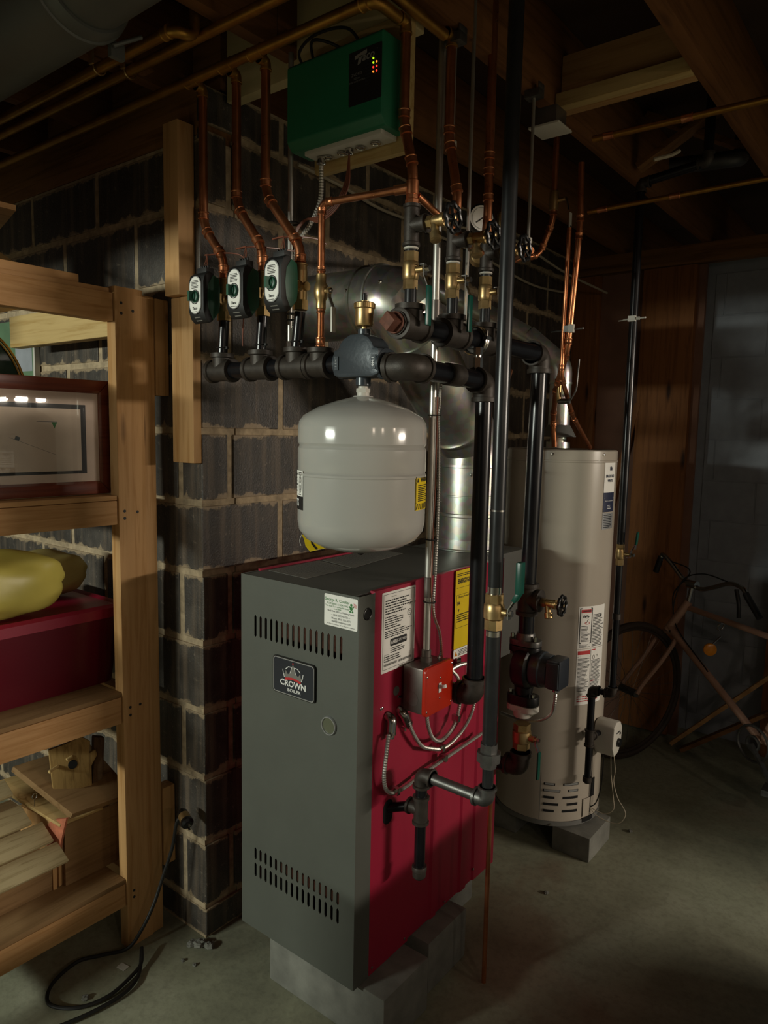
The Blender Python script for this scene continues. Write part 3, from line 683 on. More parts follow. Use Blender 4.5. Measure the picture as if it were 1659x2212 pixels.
# ------------------------------------------------ zone valves (one built, two copied), copper above and nipple below
def zone_valve(label):
    t = thing('zone_valve', label, 'valve', (0, 0, 0), 'zone valves on the supply header')
    m = M(); m.hexa((0, 0, -.052), (0, 0, -.030), .0185); m.cyl((0, 0, -.030), (0, 0, .036), .0165); m.lathe((0, 0, .036), Z_, [(.0165, 0), (.0155, .012), (.0175, .013), (.0175, .016), (.0145, .018)], 20); m.cyl((0, 0, 0), (0, -.016, 0), .017); m.cyl((0, 0, 0), (.023, 0, 0), .010)
    obj('brass_body', m, 'brass', t)
    gp = [(-.055, .050), (-.037, .044), (-.034, .02), (-.034, -.02), (-.037, -.038), (-.056, -.060), (-.070, -.034), (-.074, -.004), (-.070, .028)]
    obj('rear_housing', M().prism(gp, lambda u, v, q: V((q, u, v)), -.0265, .0265), 'green', t, bev=.002, smooth=40)
    bp = [(-.088, .030), (-.083, .047), (-.069, .057), (-.055, .052), (-.0705, .028), (-.0745, -.004), (-.0705, -.034), (-.0565, -.062), (-.069, -.068), (-.081, -.058), (-.088, -.040)]
    c_ = obj('front_cover', M().prism(bp, lambda u, v, q: V((q, u, v)), -.029, .029), 'black_matte', t, bev=.004, smooth=50)
    fp = plane_map((0, -.0875, .0), (1, 0, 0), (0, 0, 1))
    obj('face_bezel', M().prism(rrect(-.0225, .0225, -.047, .044, .0222, 6), fp, 0, .0022), 'silver', c_)
    obj('face_panel', M().prism(rrect(-.0205, .0205, -.045, .042, .0202, 6), fp, .0021, .0030), 'white', c_)
    m = M(); f2 = plane_map((0, -.0907, .0), (1, 0, 0), (0, 0, 1)); smallprint(m, f2, -.013, .014, .014, .034, 6, .0002); ring(m, f2, 0, -.006, .0165, .0165, .0022, 20); smallprint(m, f2, -.010, .010, -.043, -.040, 1, .0002); text(m, 'Taco', .009, lambda u, v, q=0: f2(u, v-.0335, q), bold=.0003)
    obj('panel_print', m, 'ink', c_, smooth=0)
    m = M(); m.lathe((0, -.0905, -.006), -Y_, [(.0145, 0), (.0145, .003), (.013, .005), (.009, .006), (.009, .009), (.008, .010)], 20); m.box(-.0035, .0035, -.110, -.096, -.018, .006)
    obj('manual_knob', m, 'green', t)
    m = M(); m.box(-.014, .022, -.073, -.050, .050, .066)
    for i in range(4): m.lathe((-.009+.0085*i, -.062, .066), Z_, [(.003, 0), (.003, .006), (.002, .007)], 8)
    obj('terminal_block', m, 'black_matte', t, bev=.001)
    m = M(); m.box(-.012, .012, -.040, -.012, -.012, .012); obj('mounting_neck', m, 'brass', t)
    m = M()
    for i, dx in enumerate((-.006, .002, .008)): m.sweep(spline([(dx, -.060, .07), (dx*.6, -.055, .085), (-.004, -.050, .102)]), .0008, 6)
    obj('lead_wire', m, 'wirecu', t)
    m = M(); m.slab((-.011, -.0835, -.0535), (.011, -.0835, -.0535), (.011, -.0765, -.0625), (-.011, -.0765, -.0625), .002); obj('vent_grille', m, 'greyink', t)
    return t
VP = [(.151, HY, 1.858), (.295, HY, 1.858), (.422, HY, 1.862)]
zv = zone_valve('leftmost zone valve, black and green with white dial panel'); zv.location = VP[0]
dup(zv, VP[1], 'middle zone valve of three, its copper stained green above')
dup(zv, VP[2], 'rightmost zone valve, the one nearest the silver flue')
TOPZ = 2.40
CU = [([(.072, HY, TOPZ-.03), (.072, HY, 2.052), (.151, HY, 1.960), (.151, HY, 1.90)], 'left copper zone riser with a short double bend', VP[0], .143),
      ([(.201, HY, TOPZ-.03), (.201, HY, 2.082), (.295, HY, 1.965), (.295, HY, 1.90)], 'middle copper zone riser, patched green at its lower bend', VP[1], .287),
      ([(.305, HY, TOPZ-.03), (.305, HY, 2.090), (.422, HY, 1.952), (.422, HY, 1.90)], 'right copper zone riser with the longest slanted offset', VP[2], .411)]
r = .0111
for pts, lab, vp, tx in CU:
    t = thing('copper_riser', lab, 'pipe', (vp[0], vp[1], 1.9), 'copper risers over the zone valves')
    m = M(); m.tube(pts, r, .036, 16); obj('copper_tube', m, 'copper', t)
    p = [V(q) for q in pts]
    for i, (k, d) in enumerate(((1, p[0]-p[1]), (1, p[2]-p[1]), (2, p[1]-p[2]), (2, p[3]-p[2]))):
        d = d.normalized(); m = M(); cu_sleeve(m, p[k]+d*.016, d, r*1.06, .019); obj('solder_cup', m, 'copper', t)
    m = M(); elbow(m, (pts[0][0], HY, TOPZ-.012), -Z_, -Y_, r*1.12, .022, r*1.25); obj('top_elbow', m, 'copper_old', t)
    m = M(); m.cyl((vp[0], HY, 1.806), (tx, HY, 1.72), .0131); q = obj('black_nipple', m, 'steel', t, label='short black pipe nipple under the valve')
    m = M(); m.torus((tx+.001, HY, 1.738), Z_, .0145, .0016, 20, 6); m.box(tx+.012, tx+.022, HY-.003, HY+.003, 1.735, 1.741); obj('cable_tie', m, 'rubber', t)
# brown thermostat loops above each valve
for i, (vx, vz, lab) in enumerate(((.151, 1.945, 'brown thermostat wire looping over the leftmost zone valve'), (.295, 1.945, 'brown thermostat wire looping over the middle zone valve'), (.422, 1.95, 'brown thermostat wire looping over the rightmost zone valve'))):
    a = [(vx-.004, -.094, vz+.016), (vx-.03, -.075, vz+.022), (vx+.01, -.035+.0, vz+.030), (vx+.045, -.02, vz+.018), (vx+.052, -.012, vz-.02), (vx+.035, -.012, 1.80), (vx+.03, -.01, 1.745)] if i == 0 else [(vx-.004, -.094, vz+.016), (vx-.05, -.085, vz+.018), (vx-.03, -.05, vz+.028), (vx+.03, -.03, vz+.020), (vx+.10, -.015, vz+.005)][: 5 if i == 1 else 4]+([(vx+.06, -.02, vz+.005)] if i == 2 else [])
    m = M(); m.sweep(spline(a), .0018, 6); tag(obj('thermostat_wire', m, 'wirecu'), lab, 'wire', 'thermostat wires')

# ------------------------------------------------ bypass copper with its small ball valve
bp_ = thing('makeup_pipe', 'thin bright copper pipe with a beige-handled valve rising from the supply header', 'pipe', (.488, HY, 1.72))
r2 = .0080
m = M(); m.tube([(.488, HY, 1.715), (.488, HY, 2.038), (.672, .030, 2.056)], r2, .016, 14); obj('copper_tube', m, 'copper', bp_)
m = M(); cu_sleeve(m, (.488, HY, 2.028), -Z_, r2*1.1, .016); d = V((.184, .075, .018)).normalized(); cu_sleeve(m, V((.488, HY, 2.038))+d*.010, d, r2*1.1, .016); cu_sleeve(m, (.488, HY, 1.722), Z_, r2*1.2, .022); cu_sleeve(m, (.488, HY, 1.90), -Z_, r2*1.1, .012); cu_sleeve(m, (.488, HY, 1.797), Z_, r2*1.1, .012)
m.lathe(V((.670, .030, 2.056))-d*.03, d, [(r2, 0), (r2*1.35, .001), (r2*1.3, .02), (.0115, .026), (.0115, .036)], 16); obj('solder_cup', m, 'copper', bp_)
m = M(); m.lathe((.488, HY, 1.805), Z_, [(.009, 0), (.0115, .002), (.0115, .02), (.015, .026), (.0165, .040), (.015, .054), (.0115, .060), (.0115, .078), (.009, .08)], 20); m.cyl((.488, HY, 1.845), (.513, HY, 1.845), .006); m.hexa((.510, HY, 1.845), (.516, HY, 1.845), .008); obj('valve_body', m, 'brass', bp_)
m = M()
def lever(m, o, out, dn, L, w, t=.0022, off=.012):
    """bent strip handle leaving a valve stem: out is the stem direction, dn the way it points"""
    o, out, dn = V(o), V(out).normalized(), V(dn).normalized(); s = out.cross(dn).normalized()
    pts = [o-dn*.008, o+dn*.014, o+dn*.040+out*off, o+dn*L+out*off]
    for a, b in zip(pts, pts[1:]): m.beam(a, b, w, t, out)
    return pts
lever(m, (.514, HY, 1.845), X_, -Z_, .06, .010); m.lathe((.514, HY, 1.845), X_, [(.0055, 0), (.0055, .006), (.003, .008)], 10); obj('valve_lever', m, 'chrome', bp_)
m = M(); m.beam((.526, HY, 1.808), (.526, HY, 1.752), .014, .006, (1, 0, 0)); obj('handle_sleeve', m, 'offwhite', bp_, bev=.0025, label='beige vinyl handle')

# ------------------------------------------------ return header and its three branches
RX, RZ = .683, 1.765
rh = thing('return_header', 'thick dark iron return header ending in a rusty square plug, behind the scoop', 'pipe', (RX, .3, RZ))
for y in (.032, .201, .354):
    m = M(); tee(m, (RX, y, RZ), Y_, Z_, .0295, .046, .046, .0335)
    obj('tee', m, 'iron', rh)
m = M(); m.cyl((RX, .07, RZ), (RX, .17, RZ), .024); m.cyl((RX, .24, RZ), (RX, .32, RZ), .024); m.cyl((RX, .39, RZ), (RX, .64, RZ), .024); obj('nipple', m, 'steel', rh)
m = M(); m.lathe((RX, -.013, RZ), -Y_, [(.026, 0), (.026, .006), (.017, .008)], 22); obj('reducer_bushing', m, 'iron', rh)
m = M(); m.sweep([(RX, -.020, RZ), (RX, -.052, RZ)], .0215, 4); m.sweep([(RX, -.0205, RZ), (RX, -.026, RZ)], .024, 16); obj('rusty_plug', m, 'rust', rh, bev=.002, label='square-headed rusty end plug')
m = M(); elbow(m, (RX-.008, .693, RZ), -Y_, -Z_, .031, .055, .0355); obj('elbow', m, 'iron', rh)
m = M(); m.torus((RX, .305, RZ-.002), Y_, .034, .0035, 24, 8); m.torus((RX, .316, RZ-.002), Y_, .034, .0035, 24, 8); m.box(RX+.028, RX+.04, .30, .322, RZ-.002, RZ+.006); m.cyl((RX+.034, .311, RZ-.012), (RX+.034, .311, RZ+.02), .003)
obj('pipe_clamp', m, 'chrome', rh)
m = M(); m.cyl((.675, .693, RZ-.05), (.668, .693, 1.078), .0241); obj('return_riser', m, 'steel', rh)
bs = [(.032, 1.977, 1.882, 1), (.201, 1.979, 1.888, 2), (.354, 1.982, 1.886, 3)]
names = ('front', 'middle', 'rear')
def ball_valve(name, label, loc, r, hl, sleeve, dn, parts=True, hm='handle'):
    t = thing(name, label, 'valve', loc); o = V(loc)
    m = M(); m.hexa(o+Z_*-.040, o+Z_*-.020, r*1.08); m.lathe(o+Z_*-.020, Z_, [(r*1.0, 0), (r*1.16, .003), (r*1.2, .012), (r*1.2, .028), (r*1.16, .037), (r*1.0, .040)], 22); m.hexa(o+Z_*.020, o+Z_*.040, r*1.08); m.cyl(o, o+X_*(r+.020), r*.45); m.cyl(o+X_*(r+.018), o+X_*(r+.028), r*.3)
    obj('valve_body', m, 'brass', t)
    m = M(); dn = V(dn)
    q = lever(m, o+X_*(r+.024), X_, dn, hl*.45, .012); m.beam(o+X_*(r+.024)-dn*.010, o+X_*(r+.012)-dn*.010, .010, .0022, Z_ if abs(dn.z) < .5 else X_.cross(Y_)); m.hexa(o+X_*(r+.022), o+X_*(r+.036), .0065)
    obj('valve_lever', m, 'chrome', t)
    m = M(); a = o+X_*(r+.036)+dn*.036; m.beam(a, a+dn*hl, .017, .0065, X_); obj('handle_sleeve', m, hm, t, bev=.003, smooth=40)
    return t
def handwheel(m, c, n, R, lobes=8):
    m.torus(c, n, R, .0048, 48, 8, lobes=lobes, amp=.0022)
    c, n = V(c), V(n).normalized(); a = n.cross(Z_).normalized(); b = n.cross(a)
    for i in range(5):
        t = 2*PI*i/5; d = a*math.cos(t)+b*math.sin(t); m.sweep([c+d*.006, c+d*R], .0032, 6)
    m.cyl(c-n*.005, c+n*.006, .008, seg=12)
def drain_valve(label, o):
    t = thing('drain_valve', label, 'valve', o); o = V(o)
    m = M(); m.hexa(o, o+X_*.016, .0135); m.lathe(o+X_*.016, X_, [(.011, 0), (.0125, .006), (.0125, .022), (.015, .024), (.015, .032), (.009, .034), (.009, .044)], 18); m.hexa(o+X_*.040, o+X_*.052, .0085); m.cyl(o+X_*.05, o+X_*.068, .0035)
    d = V((.25, -.25, -.9)).normalized(); m.lathe(o+X_*.020, d, [(.009, 0), (.0085, .028), (.0125, .030), (.0125, .046), (.0095, .047)], 16)
    obj('valve_body', m, 'brass', t)
    m = M(); handwheel(m, o+X_*.066, X_, .0275); obj('handwheel', m, 'black', t)
    m = M(); m.lathe(o+X_*.070, X_, [(.005, 0), (.005, .003), (.002, .004)], 8); obj('wheel_screw', m, 'brass', t)
    return t
CUR = {.032: [(.655, .032, 2.385), (.655, .032, 2.195), (.682, .032, 2.095), (.682, .032, 2.01)],
       .201: [(.661, .201, 2.425), (.661, .201, 2.215), (.690, .201, 2.08), (.684, .201, 2.01)],
       .354: [(.680, .354, 2.60), (.681, .354, 2.20), (.682, .354, 2.10), (.681, .354, 2.012)]}
for (y, tz, vz, n), nm in zip(bs, names):
    t = thing('return_branch', {'front': 'front return branch, iron tee and copper joined by the slanting thin copper', 'middle': 'middle return branch of copper over iron tee, between the other two', 'rear': 'rear return branch of copper over iron tee, beside the grey gas pipe'}[nm], 'pipe', (RX, y, 1.82), 'return branches')
    m = M(); tee(m, (.682, y, tz), Z_, X_, .0165, .044, .042, .0195); obj('iron_tee', m, 'iron', t)
    m = M(); m.cyl((RX, y, 1.795), (RX, y, vz-.036), .0134); m.cyl((.682, y, vz+.036), (.682, y, tz-.04), .0134); obj('black_nipple', m, 'gas', t)
    m = M(); m.lathe((.682, y, tz-.0455), -Z_, [(.014, 0), (.0165, .001), (.0165, .003), (.0135, .005)], 18); obj('thread_sealant', m, 'offwhite', t)
    c = CUR[y]; m = M(); m.tube(c, r, .025, 16); obj('copper_tube', m, 'copper', t)
    p = [V(q) for q in c]; m = M()
    for k, d in ((1, p[0]-p[1]), (1, p[2]-p[1]), (2, p[1]-p[2])): d = d.normalized(); cu_sleeve(m, p[k]+d*.009, d, r*1.06, .019)
    m.lathe((.682, y, tz+.041), Z_, [(.0155, 0), (.0155, .012), (.0135, .014), (.0135, .020), (.0125, .032), (.0128, .040)], 8)
    if y == .032: m.lathe((.682, y, 2.040), Z_, [(.0115, 0), (.014, .001), (.014, .030), (.0115, .032)], 18)
    obj('solder_cup', m, 'copper', t)
    if n < 3:
        m = M(); elbow(m, (c[0][0], y, c[0][2]+.012), -Z_, -Y_, r*1.12, .024, r*1.25); obj('top_elbow', m, 'copper_old', t)
    ball_valve('ball_valve', {1: 'brass ball valve with hanging green handle, nearest the rusty plug', 2: 'brass ball valve with hanging green handle, second along the return header', 3: 'brass ball valve with its handle edge behind the grey gas pipe, on the rear branch'}[n], (.682, y, vz), .0150, .085, True, (.0, -.02, -1) if n < 3 else (0, .0, -1))
    drain_valve({1: 'brass drain cock with black handwheel on the front return branch', 2: 'brass drain cock with black handwheel on the middle return branch', 3: 'brass drain cock partly hidden behind the gas pipe, black wheel at its right'}[n], (.722, y, tz))
m = M(); m.tube([(.690, .04, 2.040), (.700, .22, 1.985), (.70, .30, 1.97)], r2, .02, 12); tag(obj('copper_crossover', m, 'copper'), 'short dim copper pipe running back from the front return branch', 'pipe')
# ================================================================== gas line of the boiler
GX, GY = .855, .147
gl = thing('gas_pipe', 'tall grey steel gas pipe in front of the boiler, with union and drip leg', 'pipe', (GX, GY, .678))
m = M(); m.cyl((GX, GY, 1.092), (GX, GY, .808), .0167); m.cyl((GX, GY, 1.172), (GX, GY, 2.69), .0167); m.cyl((GX, GY, .760), (GX, GY, .700), .0134); obj('vertical_pipe', m, 'gas', gl)
m = M(); m.lathe((GX, GY, 1.086), -Z_, [(.0172, 0), (.0172, .012)], 20); m.lathe((GX, GY, 1.172), Z_, [(.0172, 0), (.0172, .016)], 20); m.lathe((GX, GY, 1.36), Z_, [(.0172, 0), (.0172, .004)], 20); obj('bare_thread', m, 'chrome', gl)
m = M(); m.sweep([(GX, GY, .760), (GX, GY, .775)], .020, 8); m.sweep([(GX, GY, .775), (GX, GY, .797)], .0285, 8); m.sweep([(GX, GY, .797), (GX, GY, .818)], .0205, 8); obj('pipe_union', m, 'fit_grey', gl)
m = M(); elbow(m, (GX, GY, .678), Z_, -X_, .0185, .034, .0225); obj('elbow', m, 'fit_grey', gl)
m = M(); m.cyl((.825, GY, .678), (.70, GY, .680), .0134); obj('cross_pipe', m, 'fit_grey', gl)
m = M(); elbow(m, (.668, GY, .681), X_, -Z_, .0185, .034, .0225); obj('elbow', m, 'iron', gl)
m = M(); tee(m, (.668, GY, .588), Z_, -X_, .0180, .037, .038, .0215); obj('tee', m, 'iron', gl)
m = M(); m.cyl((.668, GY, .65), (.668, GY, .62), .0150); m.cyl((.668, GY, .555), (.668, GY, .425), .0140); m.cyl((.635, GY-.004, .588), (.575, GY-.030, .572), .0125); obj('black_nipple', m, 'steel', gl)
m = M(); m.lathe((.668, GY, .438), -Z_, [(.0185, 0), (.019, .001), (.019, .012), (.017, .014), (.017, .028), (.012, .034)], 20); obj('drip_cap', m, 'iron', gl)
gv = thing('ball_valve', 'brass gas ball valve with upright green handle on the grey pipe', 'valve', (GX, GY, 1.132)); o = V((GX, GY, 1.132))
m = M(); m.sweep([o-Z_*.042, o-Z_*.018], .0215, 8); m.lathe(o-Z_*.020, Z_, [(.020, 0), (.0235, .004), (.024, .020), (.0235, .034), (.020, .040)], 22); m.sweep([o+Z_*.018, o+Z_*.040], .0215, 8); m.cyl(o, o+X_*.034, .008); obj('valve_body', m, 'brass', gv)
m = M(); m.hexa(o+X_*.030, o+X_*.046, .0075); m.beam(o+X_*.038-Z_*.014, o+X_*.038+Z_*.012, .014, .0024, X_); m.beam(o+X_*.038+Z_*.010, o+X_*.055+Z_*.038, .013, .0024, X_); obj('valve_lever', m, 'chrome', gv)
m = M(); m.beam(o+X_*.050+Z_*.030, o+X_*.062+Z_*.050, .020, .010, X_); m.beam(o+X_*.062+Z_*.048, o+X_*.062+Z_*.120, .024, .012, X_); obj('handle_sleeve', m, 'handle', gv, bev=.0025, smooth=40)
# thin copper line to the floor behind the gas pipe
m = M(); m.tube([(.70, .47, 1.70), (.742, .372, 1.66), (.742, .372, .01)], .0064, .02, 10); tag(obj('copper_drop', m, 'copper'), 'thin copper tube running straight down to the floor behind the gas pipe', 'pipe')

# ------------------------------------------------ red switch box, conduit and armoured cables
jb = thing('switch_box', 'grey steel junction box with orange-red emergency switch cover on the boiler side', 'switch', (.635, .21, .888))
obj('steel_box', M().box(.600, .660, .152, .270, .830, .948), 'boxgrey', jb, bev=.005)
cp_ = obj('cover_plate', M().prism(rrect(.148, .274, .826, .952, .012), lambda u, v, t: V((t, u, v)), .6605, .672), 'boxred', jb, bev=.004)
m = M()
for y, z in ((.155, .93), (.155, .84), (.267, .94), (.267, .838), (.213, .915), (.213, .862)): m.lathe((.6715, y, z), X_, [(.003, 0), (.003, .001), (.001, .002)], 8)
obj('cover_screw', m, 'chrome', jb)
m = M(); m.box(.6715, .6735, .206, .218, .877, .902); tg = obj('toggle_plate', m, 'whiteink', jb); m = M(); m.beam((.673, .212, .891), (.690, .212, .897), .008, .008); obj('toggle', m, 'whiteink', jb, label='white switch toggle')
m = M()
for z in (.925, .893, .861): m.cyl((.6185, .152, z), (.6185, .1512, z), .004, seg=10)
m.cyl((.63, .152, .866), (.63, .1515, .866), .018, seg=20)
obj('knockout', m, 'boxgrey', jb)
m = M(); m.lathe((.626, .215, .948), Z_, [(.015, 0), (.015, .012), (.0125, .013), (.0125, .030), (.0105, .032)], 18); obj('conduit_connector', m, 'boxgrey', jb)
cd_ = thing('conduit', 'bright steel conduit rising straight from the red switch box', 'conduit', (.626, .215, .98))
m = M(); m.cyl((.626, .215, .978), (.626, .215, 2.60), .0092); obj('conduit_tube', m, 'emt', cd_)
m = M(); m.lathe((.626, .215, 1.80), Z_, [(.0093, 0), (.0115, .001), (.0115, .052), (.0093, .053)], 18); m.lathe((.626, .215, 1.115), Z_, [(.0093, 0), (.0105, .001), (.0105, .052), (.0093, .053)], 18); obj('conduit_coupling', m, 'boxgrey', cd_)
m = M()
for z in (1.575, 1.265, 1.105): m.torus((.631, .216, z), Z_, .0155, .0016, 20, 6)
obj('cable_tie', m, 'rubber', cd_)
def armoured(name, label, pts, r=.0058, group='armoured cables on the crimson side', ends=None):
    P_ = resample(spline(pts, 14), .0032); rr = [r if i % 2 else r*.80 for i in range(len(P_))]
    m = M(); m.sweep(P_, rr, 9); o = obj(name, m, 'emt', smooth=20); return tag(o, label, 'cable', group)
armoured('armoured_cable', 'armoured cable curling from the leftmost elbow connector, ending behind the gas elbow', [(.612, .080, .792), (.616, .066, .74), (.614, .062, .69), (.612, .074, .652), (.61, .105, .630), (.610, .150, .624), (.611, .21, .628), (.61, .30, .632), (.61, .42, .636), (.61, .545, .640)])
armoured('armoured_cable', 'armoured cable sagging from the slanted elbow connector to behind the supply elbow', [(.614, .160, .800), (.614, .185, .757), (.613, .225, .712), (.612, .275, .687), (.611, .33, .668), (.611, .385, .672), (.610, .44, .690), (.610, .48, .722), (.609, .497, .76), (.605, .50, .80)])
armoured('armoured_cable', 'armoured cable looping out of the bottom of the red switch box', [(.632, .215, .812), (.630, .225, .775), (.628, .25, .732), (.622, .295, .705), (.616, .34, .703), (.612, .38, .716), (.610, .408, .75), (.609, .415, .80), (.609, .40, .85), (.609, .362, .885), (.607, .34, .92)])
armoured('armoured_cable', 'short armoured cable arching from beside the red box to the strap bracket', [(.606, .345, .876), (.607, .37, .882), (.607, .40, .884), (.607, .43, .882), (.606, .47, .875)])
m = M()
for y, z, d in ((.101, .822, (0, -.1, -1)), (.150, .822, (0, .5, -.85))):
    d = V(d).normalized(); p = V((.606, y, z)); m.sweep(fillet([(.589, y, z+.006), p, p+d*.036], .016), .0125, 14); m.lathe(p+d*.034, d, [(.013, 0), (.013, .004), (.009, .005), (.009, .014)], 14); m.box(.61, .622, y-.016, y-.010, z-.038, z-.030)
t = obj('elbow_connector', m, 'chrome', boiler, label='plated ninety-degree cable connectors')
m = M()
for y, z in ((.32, .675), (.335, .640), (.115, .632), (.395, .735)): m.box(.600, .622, y-.006, y+.006, z-.009, z+.009)
obj('cable_clip', m, 'chrome', boiler)
armoured('armoured_cable', 'slim armoured cable tied along the bright conduit down to the red box', [(.644, .222, 1.68), (.640, .222, 1.60), (.637, .2235, 1.575), (.64, .225, 1.50), (.643, .226, 1.36), (.641, .225, 1.2), (.638, .225, 1.08), (.645, .245, 1.02), (.640, .262, .965), (.635, .255, .945)], .0042)
m = M(); m.sweep(spline([(.640, .214, 1.62), (.640, .214, 1.4), (.638, .213, 1.27), (.64, .214, 1.1), (.65, .240, 1.02), (.645, .262, .95)]), .0018, 6); tag(obj('thermostat_wire', m, 'wirecu'), 'brown wire taped along the bright conduit', 'wire')

# ------------------------------------------------ hanger rods and clamps
for x, y, z0, z1, lab in ((.683, .262, 1.80, 2.69, 'threaded hanger rod over the return header, rising past the gas gauge'), (.668, .205, 2.20, 2.42, 'short threaded rod under the strap clamp by the middle copper riser'), (.683, .575, 2.06, 2.43, 'threaded hanger rod right of the dark gas pipe, over the rear handwheel')):
    t = thing('hanger_rod', lab, 'rod', (x, y, z0), 'threaded hanger rods')
    m = M(); m.cyl((x, y, z0), (x, y, z1), .0046, seg=10); obj('rod', m, 'emt', t)
    m = M(); m.hexa((x, y, z0-.006), (x, y, z0+.008), .010); obj('nut', m, 'offwhite', t)
    if z1 < 2.5:
        m = M(); m.box(x-.022, x+.022, y-.016, y+.016, z1, z1+.020); m.box(x-.022, x-.018, y-.016, y+.016, z1+.02, z1+.035); m.box(x+.018, x+.022, y-.016, y+.016, z1+.02, z1+.035); obj('beam_clamp', m, 'fit_grey', t, bev=.002)

# ------------------------------------------------ flue of the boiler
fl = thing('flue_pipe', 'wide galvanized flue rising from the boiler and bending left into the block wall', 'flue', (.385, .80, BZ1))
FR = .1015; c0 = V((.385, .80, 0))
def at(z): return V((.385, .80, z))
m = M(); m.lathe(at(BZ1+.001), Z_, [(FR+.012, 0), (FR+.012, .003), (FR+.004, .006), (FR+.004, .035)], 48); obj('collar', m, 'galv', fl)
m = M(); m.lathe(at(1.183), Z_, [(FR, 0), (FR, .075), (FR+.005, .078), (FR+.005, .086), (FR+.001, .089)], 48); obj('pipe_section', m, 'galv', fl)
m = M(); m.lathe(at(1.270), Z_, [(FR+.002, 0), (FR+.002, .055), (FR+.004, .056), (FR+.004, .060), (FR+.002, .061), (FR+.002, .150), (FR+.006, .152), (FR+.006, .160)], 48); obj('pipe_section', m, 'galv', fl)
pA, pB = V((.385, .80, 1.43)), V((.375, .445, 1.86)); dirS = (pB-pA).normalized()
a1 = pA+dirS*.09; m = M(); m.sweep(fillet([pA-Z_*.005, pA+Z_*.06, a1+Z_*.05+dirS*.05], .07, 5), FR+.001, 48); obj('lower_elbow', m, 'galv', fl, smooth=20)
s0 = a1+Z_*.04+dirS*.02; s1 = V((.380, .455, 1.82))
m = M(); m.cyl(s0, s1, FR, seg=48); obj('slanted_section', m, 'galv', fl)
m = M(); d2 = (s1-s0).normalized(); m.sweep(fillet([s1-d2*.06, V((.368, .42, 1.905)), V((.245, .42, 1.908))], .10, 4), FR+.003, 48); obj('upper_elbow', m, 'galv', fl, smooth=14)
m = M(); m.cyl((.255, .42, 1.908), (.003, .42, 1.912), FR, seg=48); obj('wall_section', m, 'galv', fl)
m = M(); m.lathe((.25, .42, 1.908), X_, [(FR+.003, 0), (FR+.008, .001), (FR+.008, .006), (FR+.003, .007)], 48); m.lathe((.305, .42, 1.908), X_, [(FR+.003, 0), (FR+.007, .001), (FR+.007, .006), (FR+.003, .007)], 48); m.lathe(s0, d2, [(FR, 0), (FR+.006, .001), (FR+.006, .007), (FR, .008)], 48); obj('crimp_ring', m, 'galv', fl)
m = M()
for p in ((.36, .329, 1.945), (.25, .318, 1.93), (.385+.06, .80-.085, 1.40), (.385-.06, .80-.083, 1.305)): m.lathe(p, -Y_, [(.005, -.004), (.005, .004), (.002, .006)], 8)
obj('sheet_screw', m, 'chrome', fl)

# ------------------------------------------------ return column with circulator
PX, PY = .668, .693
rc = thing('return_column', 'black iron return column at the rear corner of the boiler, beside the white heater', 'pipe', (PX, PY, .50))
m = M(); tee(m, (PX, PY, 1.035), Z_, X_, .0295, .050, .045, .034); obj('tee', m, 'iron', rc)
m = M(); m.cyl((PX, PY, .992), (PX, PY, .915), .0241); m.cyl((PX, PY, .545), (PX, PY, .52), .022); m.cyl((.62, PY-.012, .497), (.57, PY-.025, .497), .022); obj('nipple', m, 'steel', rc)
m = M(); elbow(m, (PX, PY, .497), Z_, -X_, .0295, .052, .034); obj('elbow', m, 'iron', rc)
drain_valve('brass drain cock with black wheel on the return column, before the heater', (PX+.046, PY, 1.032))
cp = thing('circulator_pump', 'glossy black circulator pump with dark terminal box, left of the white heater', 'pump', (PX, PY, .80))
m = M(); m.lathe((PX-.028, PY, .822), X_, [(.030, 0), (.060, .008), (.066, .020), (.066, .052), (.056, .060), (.046, .062)], 36); m.sweep([(PX, PY, .89), (PX+.002, PY, .82), (PX, PY, .735)], [.028, .04, .026], 20)
obj('volute', m, 'black', cp, smooth=45)
m = M(); m.lathe((PX+.034, PY, .826), X_, [(.054, 0), (.056, .004), (.056, .030), (.052, .034), (.050, .055), (.040, .058)], 32); obj('motor_housing', m, 'scoop', cp)
m = M(); m.box(PX+.090, PX+.133, PY-.042, PY+.032, .783, .874); obj('terminal_box', m, 'slate', cp, bev=.008)
m = M(); m.box(PX+.092, PX+.131, PY-.049, PY-.0425, .79, .867); obj('box_lid', m, 'scoop', cp, bev=.003)
m = M(); m.lathe((PX+.11, PY-.01, .783), -Z_, [(.010, 0), (.010, .012), (.007, .014)], 12); obj('cable_gland', m, 'chrome', cp)
def flange(z, up):
    m = M(); m.prism(rrect(-.050, .050, -.030, .030, .026), lambda u, v, t: V((PX+u, PY+v, t)), z, z+.018); m.lathe((PX, PY, z+.009), Z_*up, [(.032, 0), (.030, .018), (.027, .030)], 20); return m
obj('upper_flange', flange(.892, 1), 'fit_grey', cp, bev=.002); m = M(); m.prism(rrect(-.050, .050, -.030, .030, .026), lambda u, v, t: V((PX+u, PY+v, t)), .870, .890); obj('black_flange', m, 'black', cp, bev=.002)
m = M(); m.prism(rrect(-.050, .050, -.030, .030, .026), lambda u, v, t: V((PX+u, PY+v, t)), .705, .735); obj('black_flange', m, 'black', cp, bev=.003); obj('lower_flange', flange(.685, -1), 'offwhite', cp, bev=.002)
m = M()
for s_ in (-1, 1):
    for z in (.86, .68): m.hexa((PX+s_*.038, PY-.012, z), (PX+s_*.038, PY-.012, z+.065), .0065)
obj('flange_bolt', m, 'chrome', cp)
bv = ball_valve('ball_valve', 'brass ball valve with hanging green handle under the black pump', (PX, PY, .600), .0245, .088, True, (0, 0, -1))
